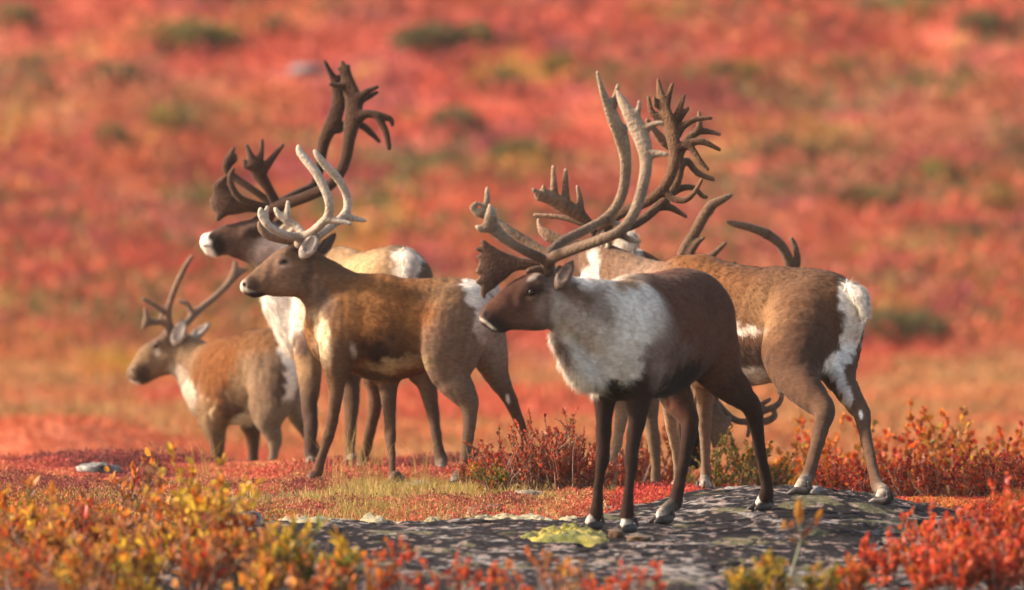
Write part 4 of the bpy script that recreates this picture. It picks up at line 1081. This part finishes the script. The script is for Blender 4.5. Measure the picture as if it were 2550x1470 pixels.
# ---- heath, grass and moss on the knoll
def heath(n, xr, yr, height, pal, leaf, per, seed, keep=None, name='red_heath', label=''):
    r = np.random.default_rng(seed)
    x = xr[0] + (xr[1] - xr[0]) * r.random(n); y = yr[0] + (yr[1] - yr[0]) * r.random(n)
    if keep is not None:
        m = r.random(n) < keep(x, y); x, y = x[m], y[m]
    n = len(x); z = gz(x, y)
    hh = height * (.25 + 1.9 * sstep(.38, .66, fbm(x * 2.6, y * 1.1, 0, 3, seed + 1))) * (.7 + .5 * r.random(n))
    tint = fbm(x * 2.4, y * 1.2, 0, 3, seed + 2)
    c0 = np.array([p[0] for p in pal]); k = len(c0)
    ci = np.clip(((tint - .3) / .4 * k + r.normal(size=n) * .8), 0, k - 1).astype(int)
    t = r.random((n, per)) ** .7
    off = r.normal(size=(n, per, 2)) * .016
    pos = np.stack([x[:, None] + off[..., 0], y[:, None] + off[..., 1], z[:, None] + hh[:, None] * t - .004], -1).reshape(-1, 3)
    dr = r.normal(size=(n * per, 3)); dr[:, 2] = np.abs(dr[:, 2]) + .5
    cols = np.repeat(c0[ci], per, 0) * (0.6 + .8 * r.random((n * per, 1)))
    v, f, c = leaves_mesh(pos, dr, r.normal(size=pos.shape) + np.array([0, -.3, .6]), leaf * (.6 + .8 * r.random(n * per)), np.full(n * per, .5), cols, simple=True)
    o = link(name, make_mesh(name, v, f, c), MAT_HEATH, kind='stuff')
    o['label'] = label; o['category'] = 'ground cover'
    return o
def off_slab(x, y): return (rock_z(x, y) < ground_z(x, y) - .005) * 1.0
heath(15000, (-3.2, .6), (44.3, 47.3), .030, [((.18,.05,.045),1),((.34,.07,.06),1),((.46,.10,.075),1),((.52,.12,.07),1),((.56,.22,.10),1)], .016, 9, 700, label='low dark red heath along the left crest of the knoll')
heath(14000, (-3.1, .45), (40.6, 44.6), .026, [((.24,.06,.05),1),((.36,.17,.07),1),((.46,.11,.08),1),((.46,.26,.11),1),((.50,.12,.07),1)], .015, 9, 720, keep=lambda x, y: off_slab(x, y) * sstep(.25, .45, fbm(x * 2, y * .9, 0, 3, 77)), name='brown_heath', label='patchy brown and red heath between the slab and the crest')
heath(9000, (.25, 2.75), (41.0, 44.6), .026, [((.26,.04,.04),1),((.46,.06,.05),1),((.56,.09,.06),1),((.54,.07,.05),1),((.56,.18,.05),1)], .015, 9, 740, keep=lambda x, y: off_slab(x, y) * 1.0, name='crimson_heath', label='crimson heath along the right rim of the bedrock')
heath(9000, (-3.0, -1.1), (35.0, 41.0), .06, [(BRN,1),((.30,.09,.05),1),(ORG,1),(OLV,1),((.40,.15,.06),1)], .018, 8, 760, keep=off_slab, name='rusty_heath', label='rusty ground cover under the left foreground shrubs')

def grass(n, xr, yr, hgt, seed, keep, name, label, cols=((.60,.42,.17),(.50,.34,.12),(.36,.32,.08),(.42,.36,.08),(.40,.20,.08)), wd=.0035):
    r = np.random.default_rng(seed)
    cx = xr[0] + (xr[1] - xr[0]) * r.random(n // 14); cy = yr[0] + (yr[1] - yr[0]) * r.random(n // 14)
    m = r.random(len(cx)) < keep(cx, cy); cx, cy = cx[m], cy[m]
    x = np.repeat(cx, 14) + r.normal(size=len(cx) * 14) * .03; y = np.repeat(cy, 14) + r.normal(size=len(cx) * 14) * .04
    n = len(x); z = gz(x, y) - .005
    H = hgt * (.4 + .8 * r.random(n)) * np.repeat(.5 + r.random(len(cx)), 14)
    ln = r.normal(size=(n, 2)) * .35
    p0 = np.stack([x, y, z], 1); p1 = p0 + np.stack([ln[:, 0] * H * .35, ln[:, 1] * H * .35, H * .6], 1); p2 = p0 + np.stack([ln[:, 0] * H, ln[:, 1] * H, H * (1 - .15 * np.abs(ln[:, 0]))], 1)
    s = unit(np.stack([r.normal(size=n), .4 * r.normal(size=n), np.zeros(n)], 1)) * wd / 2
    v = np.stack([p0 - s, p0 + s, p1 + s * .8, p1 - s * .8, p2], 1).reshape(-1, 3)
    b = np.arange(n)[:, None] * 5
    F = np.vstack([b + np.array([[0, 1, 2]]), b + np.array([[0, 2, 3]]), b + np.array([[3, 2, 4]])])
    c = np.array(cols)[r.integers(0, len(cols), n)] * (.75 + .5 * r.random((n, 1)))
    o = link(name, make_mesh(name, v, F, np.repeat(c, 5, 0)), MAT_GRASS, kind='stuff'); o['label'] = label; o['category'] = 'grass'
grass(26000, (-1.75, .30), (40.4, 44.0), .058, 801, lambda x, y: off_slab(x, y) * sstep(.44, .66, fbm(x * 1.6, y * .8, 0, 3, 78)), 'dry_grass', 'dry straw-coloured grass behind the bedrock slab')
grass(5000, (-2.9, -1.0), (38.5, 42.5), .07, 803, lambda x, y: off_slab(x, y) * .6, 'sparse_grass', 'sparse straw-coloured grass at the left end of the slab')
grass(1500, (.3, 1.6), (41.5, 43.6), .05, 805, lambda x, y: off_slab(x, y) * .5, 'rim_grass', 'short pale grass on the right rim of the slab')

grass(420, (-1.7, .2), (43.0, 45.2), .24, 807, lambda x, y: (x < 9) * .8, 'seed_stalks', 'thin pale seed stalks around the legs of the pale-antlered caribou', wd=.0022)
# ---- cushions of lichen and moss
def cushion(cx, cy, rx, ry, h, seed, col, col2, n=44):
    r_ = np.linspace(0, 1, n); th = np.linspace(0, 2 * math.pi, 72, endpoint=False)
    R, T = np.meshgrid(r_, th, indexing='ij')
    wob = 1 + .45 * (fbm(np.cos(T) * 1.6 + seed, np.sin(T) * 1.6, seed, 3, 900) - .5)
    X = cx + rx * R * wob * np.cos(T); Y = cy + ry * R * wob * np.sin(T)
    Z = gz(X, Y) + h * (1 - R ** 3.0) * (.15 + 1.1 * fbm(X * 8, Y * 5, 0, 3, 910 + seed) + .75 * (noise3(X * 42, Y * 22, 0, 915 + seed) - .3)) - .014 - .02 * R ** 6
    V = np.stack([X, Y, Z], -1).reshape(-1, 3)
    F = []
    for i in range(n - 1):
        a = np.arange(72); b = (a + 1) % 72
        F.append(np.stack([i * 72 + a, (i + 1) * 72 + a, (i + 1) * 72 + b, i * 72 + b], 1))
    q = fbm(V[:, 0] * 16, V[:, 1] * 7, V[:, 2] * 16, 3, 920 + seed)
    w = sstep(.38, .62, q)[:, None]
    return V, np.vstack(F), np.asarray(col)[None] * (1 - w) + np.asarray(col2)[None] * w
def fuzz(V, F, C, count, length, seed):
    Nn = vnormals(V, F); C4 = np.hstack([C, np.full((len(C), 1), length)])
    return hair(V, F, Nn, C4 * np.r_[np.full(3, 1.0), 1.0], count, lambda p: np.tile([0., 0, 1.0], (len(p), 1)), seed, width=.006)
V, F, C = cushion(.248, 38.62, .225, .46, .050, 3, (.44, .35, .06), (.15, .155, .028))
mc = link('moss_cushion', make_mesh('moss_cushion', V, F, C, smooth=True), MAT_MOSS, label='bright yellow-green moss cushion on the bedrock by the front bull\'s hooves', category='moss')
v, f, nn, cc = fuzz(V, F, C, 16000, .016, 31)
link('moss_tips', make_mesh('moss_tips', v, f, cc, smooth=True, normals=nn), MAT_MOSS, mc, kind='stuff')
parts = []
rl = np.random.default_rng(55)
for i in range(64):
    xx = -1.12 + 1.62 * rl.random(); yy = 40.15 + .95 * rl.random() + .5 * sstep(.1, .5, xx)
    parts.append(cushion(xx, yy, .06 + .10 * rl.random() ** 2, .14 + .22 * rl.random(), .018 + .018 * rl.random(), 20 + i, (.40, .33, .19), (.24, .20, .10), n=10))
V, F, C = join(parts)
lm = link('lichen_mat', make_mesh('lichen_mat', V, F, C, smooth=True), MAT_MOSS, kind='stuff'); lm['label'] = 'pale cream reindeer lichen along the far rim of the slab'; lm['category'] = 'lichen'
v, f, nn, cc = fuzz(V, F, C, 40000, .014, 32)
lm2 = link('lichen_tips', make_mesh('lichen_tips', v, f, cc, smooth=True, normals=nn), MAT_MOSS, lm, kind='stuff')

# ---- loose stones and clods
def lump(name, label, cat, px, py, d, wpx, hpx, dep, col, col2, seed, mat=None, group=None):
    df = ray_ground(px, py, d, 2.5) or d
    c = P(px, py, df); rx = M_(wpx, df) / 2; rz = M_(hpx, df)
    n, m = 28, 16
    V, Q = uv_sphere((0, 0, 0), 1.0, n, m)
    rad = .55 + .9 * fbm(V[:, 0] * 1.9 + seed, V[:, 1] * 1.9, V[:, 2] * 1.9, 4, 600 + seed)
    V = V * rad[:, None]
    V[:, 2] = np.where(V[:, 2] > .45, .45 + (V[:, 2] - .45) * .45, V[:, 2])
    V = V * np.array([rx, dep, rz * .9]) + c + np.array([0, dep * .4, rz * .22])
    V[:, 2] = np.maximum(V[:, 2], gz(V[:, 0], V[:, 1]) - .03)
    w = sstep(.42, .6, fbm(V[:, 0] * 22, V[:, 1] * 22, V[:, 2] * 22, 3, 640 + seed))[:, None]
    C = np.asarray(col)[None] * (1 - w) + np.asarray(col2)[None] * w
    o = link(name, make_mesh(name, V - c, Q, C, smooth=True), mat or MAT_STONE, label=label, category=cat); o.location = c
    if group: o['group'] = group
GRY, DKG = (.24, .225, .21), (.05, .045, .045)
lump('boulder', 'flat grey stone in red heath at the far left, lone on the crest', 'stone', 236, 1182, 46.3, 108, 34, .16, GRY, DKG, 1)
lump('stone', 'pale round-topped stone between the shrubby red bush and the slab', 'stone', 1312, 1248, 42.2, 84, 32, .1, (.40, .35, .27), (.17, .15, .11), 2)
lump('stone', 'low grey stone half sunk in dry grass left of the pale round-topped one', 'stone', 1212, 1272, 41.3, 90, 18, .1, (.26, .22, .19), (.12, .1, .09), 3)
lump('stone', 'dark flat stone in the heath below the hooves of the pale-antlered caribou', 'stone', 1040, 1216, 43.6, 70, 20, .1, (.25, .24, .26), (.10, .10, .10), 4)
lump('stone', 'small grey stone on the slab rim beside the rear hoof of the side-on bull', 'stone', 2030, 1228, 42.0, 44, 20, .06, (.24, .22, .22), (.12, .11, .11), 5)
lump('stone', 'broken dark ledge stone at the left tip of the slab behind yellow leaves', 'stone', 610, 1306, 40.0, 84, 40, .12, (.30, .30, .31), (.06, .06, .06), 6)
lump('stone', 'whitish stone peeking through orange shrubs at the lower left', 'stone', 190, 1312, 38.6, 74, 24, .1, (.40, .37, .33), (.2, .18, .16), 7)
lump('peat_clod', 'brown rounded clod of peat between moss cushion and front hoof', 'clod', 1535, 1340, 38.7, 40, 26, .05, (.26, .14, .06), (.10, .055, .03), 8, MAT_MOSS)
lump('peat_clod', 'dark crumbled clod of peat just right of the rounded brown clod', 'clod', 1590, 1346, 38.6, 60, 16, .05, (.13, .075, .04), (.05, .03, .025), 9, MAT_MOSS)

# ---- foreground shrubs
WARM = [((.60,.20,.03),3.5),((.64,.31,.04),3),(BRN,1.5),((.46,.19,.06),2),((.68,.42,.05),2),(RORG,1),(OLV,1)]
GOLD = [((.70,.45,.05),4),((.64,.29,.03),2.5),(ORG,1.5),(OLV,1),(BRN,1)]
RUST = [((.52,.15,.03),3.5),(RORG,1.2),(BRN,2),((.44,.17,.06),2),(RED,.8),(AMB,1)]
FIRE = [((.60,.075,.03),4),((.68,.13,.045),4),(ORG,1),(CRIM,1),(PINK,.4)]
LIME = [(OLV,3),(YEL,2.5),(GRN,1),(AMB,1)]
DUSK = [((.46,.075,.045),3),((.40,.14,.06),2),((.56,.11,.04),2.5),(CRIM,1.2),((.60,.30,.24),.8),(OLV,.7)]
FLAME = [((.58,.18,.03),4),((.62,.12,.03),3),(AMB,1),(RED,1)]
GREENY = [(OLV,3),(GRN,3),(ORG,1.5),(AMB,1)]
GL, GR, GB, GM, GF = 'autumn shrubs in the left foreground', 'red shrubs in the right foreground', 'sprigs along the bottom edge', 'shrubs behind the bulls', 'orange shrubs beyond the right rim'
left = [
 (40,1196,36.6,WARM,'orange and olive shrub at the left edge of the picture, reaching up to the heath'),
 (128,1262,35.8,WARM,'low rust-orange shrub below the lone grey crest stone, second from the left edge'),
 (222,1250,36.9,RUST,'brownish shrub with bare forked twigs right below the flat crest stone'),
 (300,1288,35.2,WARM,'mixed orange shrub in front of the bare-twigged brown one'),
 (335,1140,38.8,RUST,'thin tall rust sprig rising above the left shrubs towards the small caribou'),
 (395,1240,36.2,WARM,'orange shrub between the thin tall sprig and the golden bush'),
 (462,1152,36.3,GOLD,'tallest golden-yellow bush of the left foreground, under the small caribou'),
 (520,1205,35.6,GOLD,'second golden bush, right beside the tallest yellow one'),
 (590,1290,35.6,RUST,'low rusty shrub at the left tip of the bedrock'),
 (665,1318,35.0,WARM,'orange and red shrub overlapping the slab\'s lower left corner'),
 (745,1322,34.7,LIME,'upright yellow-green willow with long leaves against the dark slab'),
 (842,1372,34.5,LIME,'small yellow-green willow, rightmost of the left foreground shrubs'),
 (60,1335,34.2,RUST,'rusty shrub in the bottom left corner of the picture'),
 (205,1345,34.0,WARM,'orange shrub on the bottom edge, second from the left corner'),
 (352,1352,34.0,GOLD,'amber shrub on the bottom edge below the thin tall sprig'),
 (500,1336,34.2,RUST,'rusty shrub on the bottom edge below the golden bush'),
 (622,1382,33.9,WARM,'orange shrub on the bottom edge left of the willow'),
 (770,1400,33.7,RUST,'red-orange low shrub on the bottom edge under the willow'),
]
for i, (px, top, d, pal, lab) in enumerate(left):
    thin = i == 4
    lime = pal is LIME
    shrub(px, top, d, pal, lab, group=GL, stems=4 if thin else 10, spread=.3 if thin else (.35 if lime else .75), leaf=.052 if lime else .036, asp=.32 if lime else .55, dens=16 if thin else 22, big=14 if thin else 40, seed=i, up=1.6 if lime else .8)
right = [
 (2245,1268,36.8,FIRE,'tall thin red sprig at the left end of the scarlet bushes'),
 (2335,1262,36.4,FIRE,'scarlet foreground bush nearest the white-rumped bull\'s hind hoof'),
 (2425,1275,36.2,FIRE,'bright scarlet bush second from the right edge'),
 (2500,1238,37.0,FIRE,'tall scarlet bush near the right edge, reaching highest'),
 (2545,1262,36.0,FIRE,'scarlet bush cut by the right edge of the picture'),
 (2195,1345,35.6,FIRE,'low scarlet bush on the right slope of the slab'),
 (2300,1362,35.0,FIRE,'dense scarlet bush on the bottom edge at the right'),
 (2400,1365,34.8,FIRE,'dense red bush on the bottom edge, middle of the scarlet thicket'),
 (2490,1350,34.8,FIRE,'red bush in the bottom right corner'),
 (2130,1395,34.7,FLAME,'small orange-red bush on the bottom edge left of the scarlet thicket'),
 (2045,1405,34.5,LIME,'olive bush on the bottom edge beside the bare stalk'),
 (1915,1392,34.4,LIME,'yellow-green bush at the bottom edge with upright leaf tips'),
 (1860,1425,34.2,LIME,'small olive sprig at the foot of the yellow-green bush'),
]
for i, (px, top, d, pal, lab) in enumerate(right):
    tall = i == 0
    shrub(px, top, d, pal, lab, group=GR, stems=3 if tall else 12, spread=.2 if tall else .7, leaf=.025, asp=.85 if pal is FIRE else .6, dens=26 if tall else 36, big=16 if tall else 40, seed=40 + i, up=.9)
sprigs = [(905,1372,34.3,FLAME),(990,1348,34.6,FLAME),(1065,1412,34.0,FIRE),(1135,1405,34.0,FIRE),(1215,1398,34.1,FIRE),(1285,1415,33.9,FLAME),(1372,1372,34.3,RUST),(1420,1398,34.1,WARM),(1560,1418,33.9,FIRE),(1640,1424,33.9,FIRE),(1490,1432,33.8,FIRE)]
slab_l = ['orange sprig on the bottom edge right of the small willow','blurred orange sprig leaning over the left part of the slab','red sprig on the bottom edge left of three alike','red sprig on the bottom edge below the lichen rim','bright red sprig on the bottom edge below the grey stones','small orange sprig on the bottom edge left of the rusty tall one','taller rusty sprig on the bottom edge below the moss cushion','orange-olive sprig right of the taller rusty one','red sprig on the bottom edge below the front hooves','red-orange sprig on the bottom edge, rightmost of the row under the bull','tiny red sprig on the bottom edge below the moss cushion\'s right end']
for i, ((px, top, d, pal), lab) in enumerate(zip(sprigs, slab_l)):
    shrub(px, top, d, pal, lab, name='leafy_sprig', group=GB, stems=4, spread=.45, leaf=.022, asp=.75, dens=26, big=14, seed=70 + i)
# ---- shrubs among and behind the herd
mid = [
 (1195,1108,43.3,DUSK),(1262,1092,43.2,DUSK),(1330,1072,43.1,DUSK),(1400,1052,43.0,DUSK),(1455,1098,43.0,DUSK),(1235,1150,42.9,GREENY),
 (1545,1080,45.0,FIRE),(1600,1100,45.4,FLAME),(1660,1100,45.2,FIRE),(1500,1130,43.6,DUSK),
 (1840,1095,44.6,GREENY),(1795,1120,44.3,GREENY),(1890,1110,44.8,GREENY)]
midl = ['leftmost dark red bush of the thicket, at the pale-antlered caribou\'s hind hooves','dark red bush second from the left of the thicket','tall dark red bush in the middle of the thicket left of the front bull','tallest dark red bush of the thicket, nearest the front bull\'s forelegs','dark red bush right behind the front bull\'s forelegs','greenish low bush at the foot of the dark red thicket',
 'red bush seen between the front bull\'s forelegs','orange-red bush seen behind the front bull\'s left foreleg','red bush behind the front bull\'s hind leg','low dark red bush just left of the front bull\'s forelegs',
 'olive bush behind the front bull, between its hind legs','small olive bush beside the grazing head','olive bush right behind the rear hind leg of the front bull']
for i, ((px, top, d, pal), lab) in enumerate(zip(mid, midl)):
    shrub(px, top, d, pal, lab, group=GM, stems=15, spread=.75, leaf=.0145, asp=.7, dens=70, seed=100 + i)
far = [(1945,1108,46.0),(2010,1082,46.6),(2075,1096,46.2),(2150,1084,47.0),(2225,1078,46.4),(2300,1062,46.8),(2375,1082,46.2),(2445,1056,46.8),(2520,1066,46.4)]
for i, (px, top, d) in enumerate(far):
    shrub(px, top, d, FLAME if i % 3 else WARM, 'blurred orange shrub beyond the slab\'s right rim, %s from the front bull' % ['first', 'second', 'third', 'fourth', 'fifth', 'sixth', 'seventh', 'eighth', 'ninth'][i], group=GF, stems=14, spread=.8, leaf=.028, asp=.8, dens=34, seed=130 + i)
near_r = [(2075,1140,43.6),(2150,1165,43.2),(2255,1135,43.6),(2320,1150,43.2),(2395,1135,43.5),(2470,1150,43.0),(2540,1130,43.4)]
nrl = ['red bush between the two hind legs of the side-on bull','low red bush right behind the far hind hoof of the side-on bull','red bush just right of the side-on bull\'s far hind leg','dark red bush second from the side-on bull','red bush third from the side-on bull, above the scarlet thicket','red bush above the scarlet thicket, next to the picture\'s right edge','red bush cut by the right picture edge, above the scarlet thicket']
for i, ((px, top, d), lab) in enumerate(zip(near_r, nrl)):
    shrub(px, top, d, [(CRIM,2),(RED,3),(RORG,3),(ORG,1.5),(PINK,.4)], lab, group='red shrubs along the right rim', stems=14, spread=.75, leaf=.017, asp=.7, dens=56, seed=160 + i)

# ---- the bare stalk with a few amber leaves in the right foreground
st = thing('leafy_stalk', tuple(P(1950, 1500, 35.0)), 'lone pale stalk with a few upright amber leaves in front of the slab', 'plant')
b0 = np.array(st.location)
pp = [P(*q, 35.0) - b0 for q in ((1950,1500),(1966,1440),(1985,1380),(1995,1340),(1990,1300),(1986,1262))]
v, f = tube(pp, [.005, .0045, .004, .0035, .003, .002]); link('stem', make_mesh('stem', v, f, np.tile((.26,.27,.17), (len(v), 1))), MAT_TWIG, st)
for q0, q1 in (((1992,1340),(2035,1290)), ((1990,1350),(1945,1318)), ((1995,1335),(1960,1310))):
    v, f = tube([P(*q0, 35.0) - b0, (P(*q0, 35.0) + P(*q1, 35.0)) / 2 - b0 + np.array([0, 0, .01]), P(*q1, 35.0) - b0], [.003, .0025, .0015]); link('twig', make_mesh('twig', v, f, np.tile((.20,.11,.06), (len(v), 1))), MAT_TWIG, st)
for i, (q0, q1, c) in enumerate([((1988,1300),(1990,1240),AMB),((1988,1310),(1996,1268),AMB),((2030,1300),(2048,1266),AMB),((2030,1310),(2042,1284),ORG),((1950,1322),(1955,1292),AMB),((1962,1318),(1978,1296),ORG),((1990,1345),(2012,1325),BRN),((1985,1352),(1962,1338),BRN),((1996,1330),(2020,1318),CRIM),((1998,1350),(2016,1352),OLV)]):
    a_, b_ = P(*q0, 35.0) - b0, P(*q1, 35.0) - b0
    y = Vector(b_ - a_); L = y.length; y.normalize(); s = y.cross(Vector((.2, -1, .1))).normalized(); z = s.cross(y)
    o = link('leaf', leaf_mesh(c, .42), None, st)
    o.matrix_local = Matrix(((s.x * L, y.x * L, z.x * L, a_[0]), (s.y * L, y.y * L, z.y * L, a_[1]), (s.z * L, y.z * L, z.z * L, a_[2]), (0, 0, 0, 1)))

# ---- plants of the valley and the far hillside, one blurred mass
r = np.random.default_rng(99)
n = 21000
y = 57 + 82 * r.random(n) ** 1.15
x = (r.random(n) * 2 - 1) * (y * .068 + .8)
z = ground_z(x, y)
per = 9
base = tundra_col(x + .12 * r.normal(size=n), y + .3 * r.normal(size=n)) * (0.85 + .3 * r.random((n, 1)))
hgt = np.where(y > 98, .22, np.where(y > 70, .12, .07)) * (.5 + r.random(n)); wid = np.where(y > 98, .26, .16)
off = r.normal(size=(n, per, 3)) * np.array([1, 1, 0]) * wid[:, None, None] * .6
pos = np.stack([x[:, None] + off[..., 0], y[:, None] + off[..., 1], z[:, None] + hgt[:, None] * r.random((n, per)) - .03], -1).reshape(-1, 3)
dr = r.normal(size=pos.shape); dr[:, 2] = np.abs(dr[:, 2]) + .4
cols = np.repeat(base, per, 0) * (.88 + .24 * r.random((n * per, 1)))
v, f, c = leaves_mesh(pos, dr, r.normal(size=pos.shape) + np.array([0, -.4, .5]), np.repeat(np.where(y > 98, .13, np.where(y > 70, .08, .05)), per) * (.6 + .8 * r.random(n * per)), np.full(n * per, .6), cols, simple=True)
o = link('hillside_heath', make_mesh('hillside_heath', v, f, c), MAT_HEATH, kind='stuff')
o['label'] = 'blurred red, orange and olive autumn plants covering the far hillside'; o['category'] = 'ground cover'

# green willow clumps that stand out on the hillside
def bush_mesh(seed, col):
    r = np.random.default_rng(seed); n = 900
    p = r.normal(size=(n, 3)); p = unit(p) * (r.random((n, 1)) ** .4)
    p[:, 2] = np.abs(p[:, 2]) * .9
    lump_ = .7 + .6 * fbm(p[:, 0] * 2.2 + seed, p[:, 1] * 2.2, p[:, 2] * 2.2, 2, 5)
    p = p * lump_[:, None]
    v, f, c = leaves_mesh(p, p + .5 * r.normal(size=p.shape), r.normal(size=p.shape), .22 * (.6 + .8 * r.random(n)), np.full(n, .55), np.asarray(col)[None] * (.6 + .8 * r.random((n, 1))), simple=True)
    me = make_mesh('hillside_bush', v, f, c); me.materials.append(MAT_HEATH); return me
BM = [bush_mesh(1, (.17, .150, .045)), bush_mesh(2, (.26, .20, .045)), bush_mesh(3, (.13, .120, .048))]
BUSH_LABELS = ['broad olive bush high on the hillside at the upper left', 'small dark olive bush at the right end of the broad upper-left bush', 'broad olive bush high on the hillside right of the tall dark antlers', 'small dark bush at the right end of the broad one by the dark antlers', 'dark green bush near the top edge at the far right', 'low olive bush in the top right corner', 'rounded olive bush on the hillside midway between the two groups of antlers', 'olive bush level with the many-pointed antler tips, right of a tiny one', 'olive bush right of the many-pointed antlers, left one of a pair', 'olive bush right of the many-pointed antlers, right one of a pair', 'olive bush high above the white rump at the far right', 'wide dark olive bush beyond the white rump at the right', 'small olive bush touching the outline of the white rump', 'small olive bush left of the dark brow antlers, above the small caribou', 'pale olive bush on the upper left hillside, wider than its neighbours', 'low olive bush behind the tips of the many-pointed antlers', "small olive bush left of the front bull's antler tips", "broad pale olive bush right of the tall dark antlers' lower tines", 'broad olive bush above the back of the side-on bull', 'olive bush at the right edge, halfway up the hillside', 'dark olive bush at the left edge, high on the hillside', 'small olive bush above the rounded one between the antler groups', 'small olive bush in the upper right below the dark green one', 'tiny olive bush just right of the many-pointed antler tips', 'olive bush on the left hillside level with the dark brow antlers', 'low wide olive bush high on the hillside right of the antler tips', 'small olive bush left of the tall dark antlers, near the top edge', 'olive bush in the top left corner']
for i, (px, py, wpx, hpx) in enumerate([(480,90,150,60),(560,105,70,50),(1080,95,170,52),(1190,88,60,40),(2283,35,60,42),(2440,58,100,40),(1290,385,105,60),(1860,185,80,36),(1945,375,80,50),(2025,390,70,50),(2322,430,80,46),(2250,815,150,60),(2180,800,80,40),(412,300,60,50),(300,190,120,40),(1700,205,70,36),(1390,165,60,40),(1130,300,110,50),(2165,500,110,46),(2490,500,90,50),(90,222,80,40),(1250,205,70,40),(2345,255,60,36),(1790,180,60,30),(275,345,70,50),(2060,170,90,30),(690,70,70,36),(40,45,90,50)]):
    d = ray_ground(px, py + hpx * .4, 110, 40)
    if d is None: continue
    p = P(px, py + hpx * .4, d)
    o = link('hillside_bush', BM[i % 3], None, label=BUSH_LABELS[i], category='bush', group='olive bushes on the far hillside')
    o.location = p; o.scale = (M_(wpx, d) / 1.7, M_(wpx, d) / 1.3, M_(hpx, d) * .75 + .12); o.rotation_euler = (0, 0, i * 1.3)
for px, py, w_, lab in ((765,178,90,'pale grey boulder blurred on the hillside left of the tall dark antlers'), (585,818,130,'pale blue-grey boulder blurred in the valley behind the small caribou\'s back')):
    lump('boulder', lab, 'boulder', px, py, 112 if py < 500 else 101, w_, 20 if py < 500 else 40, .5, (.22, .19, .20), (.18, .14, .15), px)

# ---- the air: thin warm haze round camera, knoll and hillside
hz = bpy.data.materials.new('haze_air'); hz.use_nodes = True
nt = hz.node_tree; nt.nodes.remove(nt.nodes['Principled BSDF'])
pv = nt.nodes.new('ShaderNodeVolumePrincipled')
pv.inputs['Color'].default_value = (1.0, .90, .80, 1); pv.inputs['Density'].default_value = 0.00035; pv.inputs['Anisotropy'].default_value = 0.55
nt.links.new(pv.outputs[0], nt.nodes['Material Output'].inputs['Volume'])
x0, x1, y0, y1, z0, z1 = -62, 62, -6, 196, -5.5, 19.5
V = np.array([(x, y, z) for x in (x0, x1) for y in (y0, y1) for z in (z0, z1)])
Fh = np.array([(0, 1, 3, 2), (4, 6, 7, 5), (0, 4, 5, 1), (2, 3, 7, 6), (0, 2, 6, 4), (1, 5, 7, 3)])
link('haze', make_mesh('haze', V, Fh), hz, kind='stuff')
